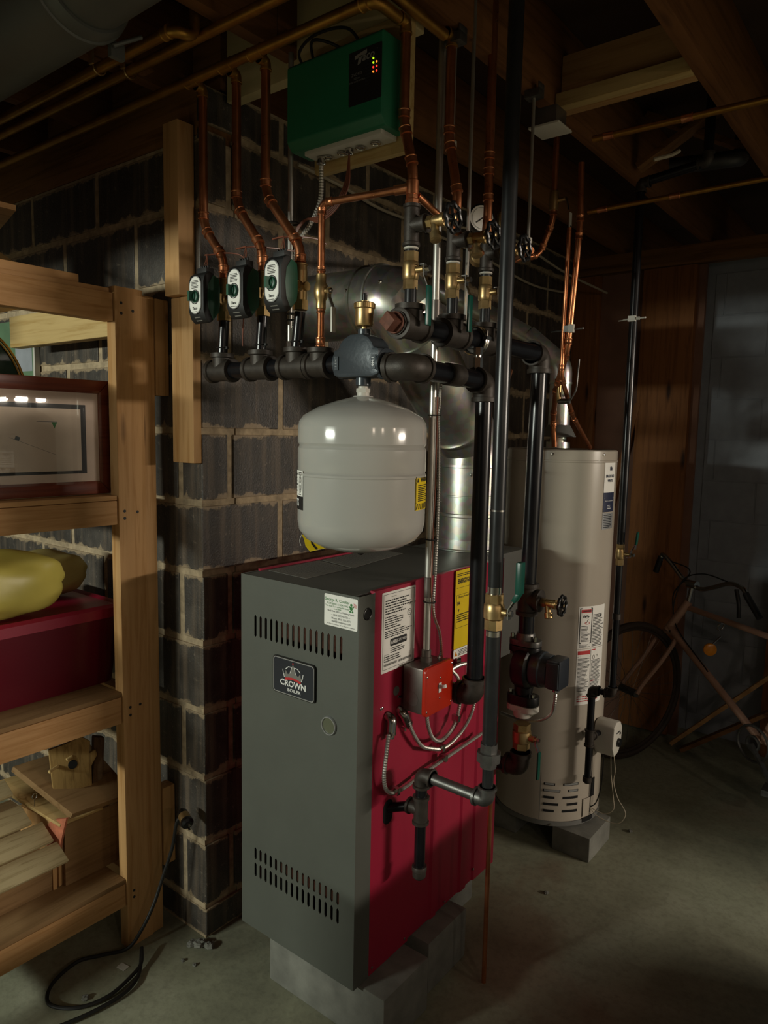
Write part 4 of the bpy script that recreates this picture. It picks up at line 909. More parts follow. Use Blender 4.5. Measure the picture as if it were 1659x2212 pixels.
armoured('armoured_cable', 'armoured cable arcing from the pump box back toward the crimson boiler', [(PX+.11, PY-.01, .765), (PX+.108, PY-.01, .73), (PX+.09, PY+.01, .69), (PX+.05, PY+.03, .655), (PX-.01, PY+.05, .630), (PX-.07, PY+.08, .615), (PX-.14, PY+.12, .60)], .0058, 'armoured cable on the pump')

# ================================================================== water heater
HC = (.50, 1.27); HR = .200; HB, HT = .095, 1.482
wh = thing('water_heater', 'tall beige gas water heater with paper labels standing behind the boiler', 'water heater', (HC[0], HC[1], HB))
m = M(); m.lathe((HC[0], HC[1], 0), Z_, [(.03, HT-.004), (HR-.03, HT-.002), (HR-.006, HT), (HR, HT-.004), (HR, HB+.022), (.02, HB+.022)][::-1], 96); obj('tank_jacket', m, 'heater', wh, smooth=25)
m = M(); m.lathe((HC[0], HC[1], 0), Z_, [(.02, HB), (HR-.006, HB), (HR+.002, HB+.004), (HR+.002, HB+.021), (.02, HB+.021)], 72); obj('base_ring', m, 'heater_base', wh)
m = M(); m.lathe((HC[0], HC[1], 0), Z_, [(HR+.0001, HT-.045), (HR+.002, HT-.043), (HR+.002, HT-.038), (HR+.0001, HT-.036)], 96); obj('top_cap_seam', m, 'heater', wh)
def hm(deg, z, e=.0004): return cyl_map((HC[0], HC[1], z), HR+e, math.radians(deg))
m = M(); f = hm(-47, .20)
rows = [(.055, ((-.075, -.035), (-.005, .055))), (.030, ((-.078, -.015), (.015, .055))), (.004, ((-.075, -.035), (-.005, .055))), (-.022, ((-.075, -.02), (.012, .055))), (-.048, ((-.075, -.035), (-.005, .055)))]
for v, segs in rows:
    for a, b in segs: patch(m, f, a, b, v, v+.0095, .0008, 6)
obj('intake_slot', m, 'void', wh, smooth=0); m2 = M()
for v, segs in rows[:2]:
    for a, b in segs: patch(m2, f, a+.004, b-.003, v+.002, v+.009, .0014, 6)
obj('slot_glint', m2, 'silver', wh, smooth=0)  # silver inlay paints the bright reflection inside the upper slots
m = M(); f = hm(-72, .24); strip(m, [(0, .06), (.0, -.12)], .0025, f, .0004); obj('panel_edge', m, 'heater_base', wh)
m = M()
for deg, z in ((-75, 1.466), (-20, 1.466)): d = V((math.cos(math.radians(deg)), math.sin(math.radians(deg)), 0)); m.lathe(V((HC[0], HC[1], z))+d*HR, d, [(.005, 0), (.005, .003), (.002, .004)], 8)
m.lathe((HC[0]+.202*math.cos(-1.05), HC[1]+.202*math.sin(-1.05), .106), (math.cos(-1.05), math.sin(-1.05), 0), [(.004, 0), (.004, .003), (.001, .004)], 8)
obj('jacket_screw', m, 'chrome', wh)
# maker's badge near the top, facing right
def lab(name, deg, z, u0, u1, v0, v1, mat, par=wh, t=.0006, label=None):
    return obj(name, patch(M(), hm(deg, z), u0, u1, v0, v1, t), mat, par, smooth=60, label=label)
b1 = lab('maker_badge', -9, 1.38, -.030, .045, -.052, .062, 'white', label='white and navy maker badge on the heater')
obj('navy_band', patch(M(), hm(-9, 1.38), -.030, .045, -.118, -.048, .0008), 'navy', b1, smooth=60)
hb = hm(-9, 1.38, .0014); m = M(); text(m, 'BRADFORD', .014, lambda u, v, t=0: hb(u+.007, v+.010, t), bold=.0004, sx=.8); text(m, 'WHITE', .014, lambda u, v, t=0: hb(u+.007, v-.006, t), bold=.0004, sx=.8)
for dx in (-.004, .002, .008): m.quad(*[hb(.005+dx+u, .030+v, .0003) for u, v in ((0, 0), (.004, 0), (.004, .018-abs(dx)), (0, .014))])
obj('navy_lettering', m, 'navy', b1, smooth=0)
m = M(); text(m, 'Built to be the Best', .0068, lambda u, v, t=0: hb(u+.007, v-.078, t)); smallprint(m, hb, -.005, .025, -.108, -.092, 3, .0003); strip(m, [(-.025, -.068), (.04, -.068)], .0008, hb); obj('white_lettering', m, 'whiteink', b1, smooth=0)
b2 = lab('grey_sticker', -9, 1.38, -.030, .045, -.180, -.122, 'silver'); m = M(); smallprint(m, hb, -.024, .040, -.176, -.126, 8, .0004); obj('fine_print', m, 'slate', b2, smooth=0)
# instruction labels lower down
for u0, u1, v0, v1, nm in ((-.052, .075, .13, .285, 'danger_label'), (-.052, .075, -.08, .128, 'instruction_label')):
    l_ = lab(nm, -26, .64, u0, u1, v0+.0, v1, 'white', label={'danger_label': 'white danger label with a red header and black frame', 'instruction_label': 'long white instruction label with red headings'}[nm])
    hL = hm(-26, .64, .0013); m = M(); mr = M()
    if nm == 'danger_label':
        for a in (((-.046, .150), (.004, .150)), ((.004, .150), (.004, .278)), ((.004, .278), (-.046, .278)), ((-.046, .278), (-.046, .150))): strip(m, a, .0032, hL)
        patch(mr, hL, -.042, .000, .262, .274, .0003); text(m, 'DANGER', .0085, lambda u, v, t=0: hL(u-.018, v+.268, t+.0004), bold=.0003); smallprint(m, hL, -.040, -.001, .155, .215, 12, .0004); smallprint(m, hL, .010, .07, .134, .255, 22, .0004); smallprint(m, hL, -.046, .0, .134, .146, 3, .0004)
        ring(m, hL, -.030, .248, .004, .004, .002); ring(m, hL, -.018, .247, .006, .005, .002); strip(m, [(-.03, .248), (-.008, .246)], .002, hL); strip(m, [(-.012, .238), (-.022, .222)], .002, hL); ring(mr, hL, -.016, .224, .010, .004, .002); m.prism(rrect(.045, .056, .243, .250, .001, 1), hL, 0, .0003)
    else:
        patch(mr, hL, -.049, .004, .108, .122, .0003); strip(m, [(.007, -.078), (.007, .125)], .0010, hL); strip(m, [(-.05, .100), (.007, .100)], .0010, hL); smallprint(m, hL, -.047, .003, -.03, .095, 26, .0004); smallprint(m, hL, .011, .07, -.03, .085, 24, .0004); strip(mr, [(.012, .122), (.03, .122)], .004, hL); strip(mr, [(.012, .006), (.03, .006)], .004, hL)
        ring(m, hL, .022, .094, .005, .008, .0014); ring(m, hL, .040, .098, .004, .004, .0012); strip(mr, [(-.05, -.077), (.074, -.077)], .0012, hL); smallprint(mr, hL, -.045, .06, -.07, -.045, 3, .0004)
    obj('black_lettering', m, 'ink', l_, smooth=0); obj('red_heading', mr, 'redink', l_, smooth=0)
# concrete blocks under the heater
cblock('concrete_block', 'grey concrete block sticking out under the right front of the white heater', .60, .745, 1.115, 1.32, 0, .093)
cblock('concrete_block', 'shadowed concrete block under the left side of the white heater', .30, .45, 1.12, 1.40, 0, .093)
# draft hood and vent of the heater
vf = thing('heater_flue', 'bright narrow galvanized vent on top of the white heater, slanting left', 'flue', (.482, 1.27, HT))
m = M(); m.lathe((.482, 1.27, 1.487), Z_, [(.030, 0), (.030, .05), (.0285, .051)], 28); m.lathe((.482, 1.27, 1.4845), Z_, [(.044, 0), (.044, .022), (.042, .022)], 28); obj('vent_collar', m, 'galv', vf)
m = M(); m.lathe((.482, 1.27, 1.526), Z_, [(.065, 0), (.064, .003), (.043, .042), (.0405, .044)], 36); obj('draft_hood', m, 'heater_base', vf)
m = M()
for a in (.3, 2.2, 4.1, 5.4):
    p = V((.482+.056*math.cos(a), 1.27+.056*math.sin(a), 0)); m.beam(p+Z_*1.484, p+Z_*1.53, .006, .0015)
obj('hood_leg', m, 'galv', vf)
m = M(); m.lathe((.482, 1.27, 1.570), Z_, [(.0395, 0), (.0395, .150), (.042, .151), (.042, .158)], 40); obj('pipe_section', m, 'galv', vf)
m = M(); m.sweep(fillet([(.482, 1.27, 1.726), (.482, 1.27, 1.79), (.36, 1.22, 1.90)], .06, 4), .0405, 36); obj('vent_elbow', m, 'galv', vf, smooth=16)
m = M(); m.cyl((.37, 1.224, 1.891), (.01, 1.08, 2.10), .040, seg=36); obj('slanted_section', m, 'galv', vf)
m = M(); text(m, 'AMERIVENT', .014, cyl_map((.482, 1.27, 1.675), .0402, math.radians(-55)), bold=.0002); obj('stamped_lettering', m, 'ink', vf, smooth=0)
# gas train of the heater
g2_ = thing('heater_gas_pipe', 'thin black gas pipe right of the heater, ending in a drip leg', 'pipe', (.782, 1.15, .62))
m = M(); m.cyl((.783, 1.15, 1.165), (.783, 1.15, 2.335), .0134); m.tube([(.783, 1.15, 2.35), (.985, 1.15, 2.375), (.985, 1.15, 2.60)], .0150, .02, 14); m.cyl((.783, 1.15, 1.098), (.783, 1.15, .65), .0115); obj('vertical_pipe', m, 'steel', g2_)
m = M(); elbow(m, (.783, 1.15, 2.350), -Z_, X_, .0165, .03, .0195); elbow(m, (.985, 1.15, 2.375), -X_, Z_, .0165, .03, .0195); elbow(m, (.783, 1.15, .632), Z_, -X_, .0155, .027, .019); elbow(m, (.710, 1.15, .632), X_, -Z_, .0155, .027, .019); tee(m, (.710, 1.15, .452), Z_, Y_, .0155, .032, .032, .0185); m.lathe((.710, 1.15, .305), -Z_, [(.0165, 0), (.0165, .018), (.011, .024)], 16); m.lathe((.783, 1.15, .90), Z_, [(.0115, 0), (.0145, .001), (.0145, .022), (.0115, .023)], 16); obj('pipe_fitting', m, 'iron', g2_)
m = M(); m.cyl((.755, 1.15, .632), (.735, 1.15, .632), .0115); m.cyl((.710, 1.15, .605), (.710, 1.15, .484), .0128); m.cyl((.710, 1.15, .42), (.710, 1.15, .30), .0115); m.cyl((.710, 1.18, .452), (.722, 1.245, .448), .0105); obj('nipple', m, 'steel', g2_)
m = M(); m.cyl((.752, 1.145, 1.918), (.83, 1.13, 1.918), .0028, seg=8); m.box(.772, .796, 1.128, 1.140, 1.909, 1.927); m.hexa((.80, 1.135, 1.918), (.808, 1.135, 1.918), .006); m.cyl((.73, 1.16, 1.918), (.76, 1.15, 1.918), .002, seg=8); obj('pipe_clip', m, 'offwhite', g2_)
bvs = ball_valve('ball_valve', 'small brass ball valve with upright green handle on the black heater gas pipe', (.783, 1.15, 1.132), .0125, .045, True, (.10, 0, 1))
gvv = thing('gas_control_valve', 'white gas control box at the right of the heater with a black knob', 'valve', (.745, 1.262, .43))
obj('valve_housing', M().prism([(-.052, -.028), (-.045, .050), (-.020, .064), (.022, .058), (.044, .030), (.040, -.020), (.018, -.060), (-.030, -.066)], lambda u, v, t: V((t, 1.262+u*.95, .432+v)), .700, .775), 'offwhite', gvv, bev=.007, smooth=40)
m = M(); m.lathe((.775, 1.262, .415), X_, [(.016, 0), (.016, .006), (.013, .010)], 18); obj('control_knob', m, 'black', gvv)
m = M(); m.box(.7755, .7765, 1.243, 1.278, .452, .456); m.box(.7755, .7765, 1.275, 1.285, .440, .448); obj('printed_mark', m, 'ink', gvv)
for k, (pts, lab_, mt) in enumerate((([(.765, 1.255, .37), (.775, 1.25, .31), (.768, 1.262, .26), (.79, 1.25, .21), (.825, 1.24, .165), (.80, 1.235, .12), (.735, 1.225, .125), (.70, 1.22, .15)], 'outer pale igniter wire looping below the heater valve', 'wirewhite'), ([(.755, 1.252, .37), (.76, 1.25, .30), (.765, 1.255, .25), (.775, 1.25, .20), (.78, 1.24, .165), (.75, 1.235, .14), (.70, 1.225, .15)], 'inner pale igniter wire looping below the heater valve', 'wirewhite'), ([(.735, 1.235, .37), (.732, 1.235, .25), (.72, 1.225, .18), (.695, 1.225, .15)], 'black pilot tube hanging under the heater valve', 'black'))):
    m = M(); m.sweep(spline(pts), .0022 if mt == 'black' else .0016, 7); tag(obj('igniter_wire', m, mt), lab_, 'wire', 'heater wires')
f = hm(-17, .165)
m = patch(M(), f, -.026, .035, -.04, .03, .004); dr = obj('burner_door', m, 'heater', wh, smooth=60); m = M(); patch(m, f, -.026, .03, -.062, -.044, .003); patch(m, f, .015, .035, -.03, .10, .003); patch(m, f, .008, .012, -.03, .22, .004); obj('door_gasket', m, 'void', wh, smooth=60)
# domestic copper pipes above the heater
for pts, lab_, rr in (([(.59, .92, 2.46), (.59, .92, 2.21), (.548, .92, 2.11), (.50, .80, 2.075), (.70, .56, 2.03)], 'copper pipe bending left behind the rear handwheel, with white-tagged valve', .0095), ([(.685, .90, 2.36), (.690, .90, 2.17), (.668, .90, 1.80), (.59, 1.0, 1.69), (.50, 1.18, 1.60), (.50, 1.20, 1.49)], 'right copper pipe dropping to the heater with a slanting end', .0095), ([(.66, .89, 2.17), (.648, .905, 1.72), (.60, 1.12, 1.60), (.585, 1.33, 1.487)], 'left thin copper pipe of the pair dropping to the heater', .0075)):
    t = thing('copper_pipe', lab_, 'pipe', pts[1], 'copper water pipes over the heater'); m = M(); m.tube(pts, rr, .03, 14); obj('copper_tube', m, 'copper', t)
    m = M()
    for i in range(1, len(pts)-1):
        for q in (pts[i-1], pts[i+1]): d = (V(q)-V(pts[i])).normalized(); cu_sleeve(m, V(pts[i])+d*.016, d, rr*1.08, .02)
    obj('solder_cup', m, 'copper', t)
t = bpy.data.objects['copper_pipe']
m = M(); m.lathe((.59, .92, 2.24), Z_, [(.011, 0), (.014, .002), (.016, .03), (.014, .058), (.011, .06)], 16); m.cyl((.59, .92, 2.27), (.63, .92, 2.27), .006); obj('shutoff_valve', m, 'brass', t)
m = M(); m.beam((.632, .92, 2.275), (.640, .92, 2.235), .01, .002, X_); obj('valve_lever', m, 'chrome', t); m = M(); m.beam((.648, .92, 2.225), (.648, .92, 2.135), .016, .004, X_); hs = obj('handle_sleeve', m, 'offwhite', t, bev=.002, label='pale vinyl valve handle with a printed mark')
m = M(); m.box(.6502, .6508, .916, .924, 2.15, 2.185); obj('printed_mark', m, 'ink', t)
t = thing('pipe_hanger', 'small pale pipe clip holding the two copper pipes over the heater', 'clip', (.66, .90, 1.86)); m = M(); m.cyl((.60, .92, 1.862), (.72, .89, 1.862), .0028, seg=8); m.box(.66, .685, .878, .888, 1.853, 1.872); obj('clip_bar', m, 'fit_grey', t); m = M(); m.box(.676, .694, .876, .886, 1.850, 1.875); obj('clip_block', m, 'offwhite', t)
t = thing('drain_lever_valve', 'dark lever valve hanging right of the slanting copper above the heater', 'valve', (.66, 1.0, 1.66)); m = M(); m.cyl((.60, 1.0, 1.70), (.60, 1.0, 1.64), .008); obj('valve_body', m, 'brass', t); m = M(); m.cyl((.60, 1.0, 1.645), (.64, 1.0, 1.645), .009); m.tube([(.64, 1.0, 1.645), (.66, 1.0, 1.68), (.665, 1.0, 1.78)], .003, .01, 8); obj('valve_lever', m, 'fit_grey', t)
# pressure gauge and feed valve behind the branches
t = thing('pressure_gauge', 'round white pressure gauge in black rim behind the copper branches', 'gauge', (.60, .50, 2.10)); gd = V((.80, -.60, 0)).normalized(); c = V((.588, .468, 2.105))
m = M(); m.lathe(c, gd, [(.036, 0), (.038, .003), (.038, .020), (.034, .022), (.034, .018)], 32); obj('gauge_case', m, 'black', t)
m = M(); m.lathe(c, gd, [(.0335, .0185), (.0335, .0200), (.001, .0202)], 32); obj('gauge_face', m, 'white', t)
m = M(); gp = plane_map(c+gd*.0210, gd.cross(Z_)*-1, Z_); strip(m, [(.004, .002), (-.016, -.012)], .003, gp); ring(m, gp, 0, 0, .028, .028, .0008); obj('gauge_needle', m, 'ink', t, smooth=0)
m = M(); m.cyl(c-Z_*.036, c-Z_*.075, .010); m.lathe(c-Z_*.075, Z_, [(.012, -.03), (.024, -.028), (.026, -.01), (.02, 0), (.010, .01)], 20); m.lathe(c-Z_*.10, V((.6, -.8, 0)), [(.020, 0), (.024, .004), (.020, .03), (.015, .032)], 18); obj('feed_valve', m, 'brass', t)
m = M(); m.cyl(c+V((.050, .04, -.07)), c+V((.046, .04, .02)), .012); obj('relief_body', m, 'brass', t)
# ================================================================== zone controller and overhead pipes
zc = thing('zone_controller', 'dark green zone valve control box with lit panel under the joists', 'control box', (.49, .03, 2.20))
prof = [(-.022, 2.202), (-.022, 2.366), (-.016, 2.372), (.062, 2.372), (.062, 2.184), (-.006, 2.184)]
obj('cover', M().prism(prof, lambda u, v, t: V((t, u, v)), .352, .634), 'green_box', zc, bev=.005, smooth=40)
obj('steel_base', M().box(.385, .615, .004, .060, 2.174, 2.186), 'offwhite', zc, bev=.002)
m = M()
for x in (.43, .475, .53, .575): m.lathe((x, .035, 2.172), -Z_, [(.012, 0), (.012, .002), (.010, .003), (.009, .001)], 18)
obj('knockout', m, 'chrome', zc)
m = M(); m.lathe((.415, .03, 2.172), -Z_, [(.011, 0), (.011, .014), (.008, .016)], 14); m.lathe((.502, .03, 2.172), -Z_, [(.010, 0), (.010, .010), (.007, .012)], 14); obj('cable_connector', m, 'chrome', zc)
fz = plane_map((.545, -.0225, 2.24), (1, 0, 0), (0, 0, 1))
dp = obj('display_panel', M().prism(rrect(0, .090, -.006, .104, .002, 2), fz, 0, .0012), 'ink', zc)
f2 = plane_map((.545, -.0240, 2.24), (1, 0, 0), (0, 0, 1)); m = M(); text(m, 'aco', .024, lambda u, v, t=0: f2(u+.055+v*.18, v+.086, t), bold=.0005); text(m, '.', .02, lambda u, v, t=0: f2(u+.078, v+.098, t))
m.prism([(.016, .086), (.050, .092), (.050, .100), (.016, .094)], f2, 0, .0003); m.prism([(.024, .074), (.033, .076), (.037, .092), (.028, .090)], f2, 0, .0003)
text(m, 'ZVC403', .0085, lambda u, v, t=0: f2(u+.022, v+.056, t)); text(m, '3 Zone', .0058, lambda u, v, t=0: f2(u+.022, v+.048, t)); text(m, 'ZONE VALVE CONTROL', .0048, lambda u, v, t=0: f2(u+.024, v+.0415, t), sx=.85)
obj('silver_lettering', m, 'silver', dp, smooth=0)
m = M(); smallprint(m, f2, .046, .062, .025, .078, 8, .0003); obj('dim_lettering', m, 'slate', dp, smooth=0)
for x, z, k in ((.068, .076, 'led_g'), (.068, .067, 'led_g'), (.077, .067, 'led_a'), (.068, .058, 'led_r'), (.077, .058, 'led_r'), (.068, .049, 'led_a'), (.077, .049, 'led_r')):
    m = M(); m.lathe(f2(x, z, 0), -Y_, [(.0022, 0), (.0018, .0012), (.0003, .0016)], 10); obj('indicator_lamp', m, k, dp)
t = obj('backing_board', M().prism(rrect(.36, .645, 2.15, 2.44, .012), lambda u, v, q: V((u, q, v)), .064, .082), 'pale_x', bev=.002); tag(t, 'pale plywood backing board behind the green control box', 'board')
armoured('armoured_cable', 'armoured cable sagging from the green control box down behind the zone valves', [(.415, .03, 2.155), (.413, .03, 2.08), (.39, .025, 2.03), (.36, .02, 1.995), (.34, .02, 1.96), (.332, .018, 1.90), (.335, .018, 1.83), (.345, .015, 1.77), (.36, .005, 1.735)], .0062, 'armoured cable on the wall')
for i in range(4):
    dx = .003*i; m = M(); m.sweep(spline([(.502, .03, 2.16), (.498+dx, .022, 2.10-.004*i), (.47, .018, 2.055-.005*i), (.42, .018, 2.035-.004*i), (.37+dx, .02, 2.035), (.335+dx, .022, 2.01), (.322+dx, .02, 1.96), (.33+dx, .018, 1.93)]), .0022, 6); tag(obj('thermostat_wire', m, 'wirecu'), ('uppermost', 'second', 'third', 'lowest')[i]+' brown thermostat wire in the drooping bundle under the green box', 'wire', 'bundled thermostat wires')
t = thing('wall_conduit', 'thin grey conduit on the block wall between the middle and right zone risers', 'conduit', (.33, .02, 1.74)); m = M(); m.cyl((.333, .010, 1.735), (.333, .010, 2.42), .0065); obj('conduit_tube', m, 'emt', t); m = M(); m.hexa((.333, .010, 1.73), (.333, .010, 1.75), .010); obj('conduit_nut', m, 'chrome', t)
m = M()
for z in (1.815, 1.80, 2.03, 2.28): m.torus((.340, .012, z), Z_, .014, .0022, 16, 6)
obj('tape_wrap', m, 'rubber', t)
for z, y, x1, lab_, bend in ((2.395, -.075, .655, 'lowest tarnished copper pipe running left under the joists', 0), (2.428, -.150, .661, 'middle tarnished copper pipe running left under the joists', 0), (2.405, -.235, .215, 'short rear tarnished copper pipe turning up at the dark duct', 1)):
    t = thing('overhead_copper', lab_, 'pipe', (0, y, z), 'tarnished copper pipes under the joists')
    pts = [(-1.9, y-.02, z), (x1, y, z)]+([(x1, y+.055, z+.004), (x1, y+.06, z+.12)] if bend else [(x1, .005 if y > -.1 else .17, z)])
    m = M(); m.tube(pts, .0125, .028, 16); obj('copper_tube', m, 'copper_old', t)
    m = M(); cu_sleeve(m, V((x1-.035, y, z)), X_, .0132, .022)
    if not bend and y > -.1:
        for x in (.072, .201, .305): cu_sleeve(m, (x-.022, y, z), X_, .0132, .044)
    obj('solder_cup', m, 'copper_old', t)
t = thing('pipe_strap', 'wooden cleat with hook straps holding the copper pipes by the duct', 'strap', (-.1, -.2, 2.43)); m = M(); m.box(-.10, -.055, -.31, -.10, 2.442, 2.451); obj('wood_cleat', m, 'oldwood_y', t)
m = M()
for y, z in ((-.235, 2.405), (-.150, 2.428)): m.torus((-.078, y-.004, z), X_, .0165, .002, 16, 6, 0, PI*1.2); m.box(-.086, -.07, y-.028, y-.022, z, 2.45)
obj('hook_strap', m, 'brass', t)
du = thing('round_duct', 'large dark grey round duct hanging across the top left corner', 'duct', (-.2, -.50, 2.33)); m = M(); m.cyl((-1.6, -.52, 2.33), (.30, -.50, 2.35), .095, seg=48); obj('duct_section', m, 'duct', du)
m = M(); m.cyl((.31, -.50, 2.35), (.75, -.49, 2.365), .085, seg=48); obj('duct_section', m, 'duct', du); m = M(); m.lathe((.285, -.50, 2.35), X_, [(.096, 0), (.101, .002), (.101, .010), (.097, .012), (.097, .024), (.090, .04)], 48); obj('duct_band', m, 'duct', du); m = M(); m.box(.27, .282, -.43, -.40, 2.255, 2.285); m.cyl((.29, -.43, 2.27), (.31, -.38, 2.30), .004); obj('band_clip', m, 'duct', du)
# black wires over the control box
for k, pts in enumerate(([(.33, .06, 2.40), (.35, .02, 2.42), (.42, .0, 2.43), (.50, .02, 2.428), (.53, .05, 2.38)], [(.36, .06, 2.405), (.40, .01, 2.425), (.45, .01, 2.41), (.50, .03, 2.38)])):
    m = M(); m.sweep(spline(pts), .0035, 7); tag(obj('control_wire', m, 'rubber'), ('longer black cable arching high over the green control box', 'shorter black cable lying inside the arch over the green box')[k], 'wire', 'black wires over the green box')
# white ceiling box, far copper and cables
t = thing('ceiling_box', 'white square junction box cover hanging under the joists', 'junction box', (.70, .66, 2.36)); m = M(); m.box(.655, .745, .60, .69, 2.365, 2.372); obj('cover_plate', m, 'offwhite', t, bev=.003); m = M(); m.box(.668, .732, .612, .678, 2.373, 2.42); obj('box_body', m, 'boxgrey', t, bev=.003)
for pts, lab_, rr in (([(.76, .80, 2.38), (1.9, .88, 2.40)], 'upper copper pipe running right under the far joists', .0095), ([(.70, .93, 2.22), (1.9, 1.02, 2.26)], 'lower reddish copper pipe running right above the heater', .0075)):
    t = thing('overhead_copper', lab_, 'pipe', pts[0], 'copper pipes running right'); m = M(); m.tube(pts, rr, .02, 12); obj('copper_tube', m, 'copper_old', t)
    m = M(); d = (V(pts[1])-V(pts[0])).normalized()
    for q in (.03, .24): cu_sleeve(m, V(pts[0])+d*q, d, rr*1.06, .03)
    obj('solder_cup', m, 'copper', t)
for pts, lab_ in (([(.02, .35, 2.33), (.02, .55, 2.32), (.02, .75, 2.30), (.02, 1.0, 2.305)], 'pale flat cable stapled along the block wall behind the branches'), ([(.02, 1.0, 2.29), (.02, 1.4, 2.28), (.02, 1.9, 2.24), (.03, 2.3, 2.26)], 'pale flat cable drooping along the far block wall'), ([(.06, 1.0, 2.30), (.10, 1.5, 2.36), (.14, 2.0, 2.30), (.2, 2.4, 2.26)], 'pale flat cable sagging beyond the copper pipes')):
    m = M(); m.sweep(spline(pts), .0055, 8); tag(obj('flat_cable', m, 'wirewhite'), lab_, 'cable', 'pale flat cables')
m = M(); m.sweep(spline([(.92, 1.08, 2.40), (.90, 1.06, 2.385), (.86, 1.03, 2.372)]), .006, 8); tag(obj('cable_stub', m, 'wirewhite'), 'short pale cable end hanging under the far joists', 'cable')
pv = thing('drain_pipe', 'dark plastic drain pipe with elbows under the far ceiling', 'pipe', (1.0, 1.3, 2.36)); m = M(); m.tube([(1.02, 1.42, 2.66), (1.02, 1.42, 2.46), (1.03, 1.30, 2.42), (.84, 1.24, 2.415)], .026, .05, 18); obj('drain_tube', m, 'rubber', pv)

# ================================================================== boards on the block wall
t = obj('wall_board', M().box(-.092, .002, -.030, -.0035, 1.435, 1.887), 'wood_z', bev=.002); tag(t, 'upright pine board on the block wall beside the zone valves, below the stud piece', 'board')
t = obj('wall_board', M().box(-.083, -.020, -.056, -.0035, 1.888, 2.335), 'wood_z', bev=.002); tag(t, 'tall pine stud piece on the block wall above the long board', 'board')
t = obj('wall_board', M().box(-.185, -.143, -.047, -.0035, 1.622, 1.890), 'wood_z', bev=.002); tag(t, 'short pine block on the wall just right of the shelf post', 'board')
t = obj('wall_board', M().box(-.185, -.143, -.045, -.0035, .200, .448), 'wood_z', bev=.002); tag(t, 'short pale board low on the wall behind the shelf post', 'board')

# ================================================================== wooden shelving at the left
SX = -.142
sh_ = thing('shelving_unit', 'rough pine shelving unit with doubled end post at the left', 'shelf', (-.5, -.8, 0))
obj('post', M().box(SX-.040, SX, -.172, -.087, .0, 1.905), 'wood_z', sh_, bev=.003)
obj('post', M().box(SX-.052, SX-.004, -.0865, -.049, .0, 1.893), 'wood_z', sh_, bev=.003)
obj('post', M().box(SX-.040, SX, -.89, -.802, .0, 1.905), 'wood_z', sh_, bev=.003)
LV = [(.135, .205), (.692, .770), (1.263, 1.330), (1.812, 1.886)]
for i, (z0, z1) in enumerate(LV):
    obj('front_rail', M().box(SX-.044, SX-.006, -.801, -.173, z0, z1), 'wood_y', sh_, bev=.003)
    obj('rear_rail', M().box(-.86, -.822, -.83, -.173, z0, z1), 'wood_y', sh_, bev=.003)
    obj('end_rail', M().box(-.819, SX-.045, -.135, -.097, z0-.03 if i == 3 else z0, z1-.005), 'pale_x' if i == 3 else 'wood_x', sh_, bev=.003)
    obj('shelf_deck', M().box(-.86, SX-.006 if i < 3 else SX-.02, -.84, -.1735, z1+.001, z1+.014), ('ply', 'ply', 'wood_y', 'wood_y')[i], sh_, bev=.002)
m = M()
for y, z in ((-.153, 1.862), (-.153, 1.835), (-.118, 1.845), (-.155, 1.30), (-.155, 1.28), (-.115, 1.295), (-.15, .735), (-.15, .712), (-.118, .735), (-.15, .175), (-.15, .155)):
    m.cyl((SX-.001, y, z), (SX+.0008, y, z), .0042, seg=10)
obj('screw_hole', m, 'ink', sh_)
t = thing('picture_frame', 'cherry-framed print with a green pennant standing on the middle shelf', 'picture', (-.235, -.5, 1.345)); zt = 1.655
def fr(y, z, d=0): return V((-.205-(z-1.345)*.004+d, y, z))
y0, y1, z0, z1, w_ = -.79, -.152, 1.346, 1.656, .036
def bar(a, b, c, d): return M().slab(fr(*a), fr(*b), fr(*c), fr(*d), .018)
for a, b, c, d in (((y0, z1), (y1, z1), (y1-w_, z1-w_), (y0+w_, z1-w_)), ((y0, z0), (y0+w_, z0+w_), (y1-w_, z0+w_), (y1, z0)), ((y1, z0), (y1-w_, z0+w_), (y1-w_, z1-w_), (y1, z1)), ((y0, z0), (y0, z1), (y0+w_, z1-w_), (y0+w_, z0+w_))):
    obj('frame_rail', bar(a, b, c, d), 'frame', t, bev=.003)
obj('backing', M().slab(fr(y0+.01, z0+.01, -.012), fr(y1-.01, z0+.01, -.012), fr(y1-.01, z1-.01, -.012), fr(y0+.01, z1-.01, -.012), .003), 'frame', t)
mt = obj('mat_board', M().slab(fr(y0+.02, z0+.02, -.006), fr(y1-.02, z0+.02, -.006), fr(y1-.02, z1-.02, -.006), fr(y0+.02, z1-.02, -.006), .002), 'matboard', t)
obj('mat_border', M().slab(fr(y0+.06, z0+.058, -.0035), fr(y1-.073, z0+.058, -.0035), fr(y1-.073, z1-.068, -.0035), fr(y0+.06, z1-.068, -.0035), .0008), 'ink', mt)  # black inner border of the mat
pr_ = obj('print_sheet', M().slab(fr(y0+.075, z0+.066, -.0025), fr(y1-.088, z0+.066, -.0025), fr(y1-.088, z1-.080, -.0025), fr(y0+.075, z1-.080, -.0025), .0008), 'paper', t)
def fz2(u, v, q=0): return fr(u, v, -.0014+q)
m = M(); m.prism([(-.320, 1.540), (-.305, 1.540), (-.313, 1.524)], fz2, 0, .0003); obj('green_pennant', m, 'greenink', pr_, smooth=0)
m = M(); strip(m, [(-.36, 1.5415), (-.305, 1.541)], .0012, fz2); strip(m, [(-.43, 1.50), (-.31, 1.455)], .0007, fz2); strip(m, [(-.415, 1.500), (-.404, 1.496)], .009, fz2); obj('drawn_line', m, 'slate', pr_, smooth=0)
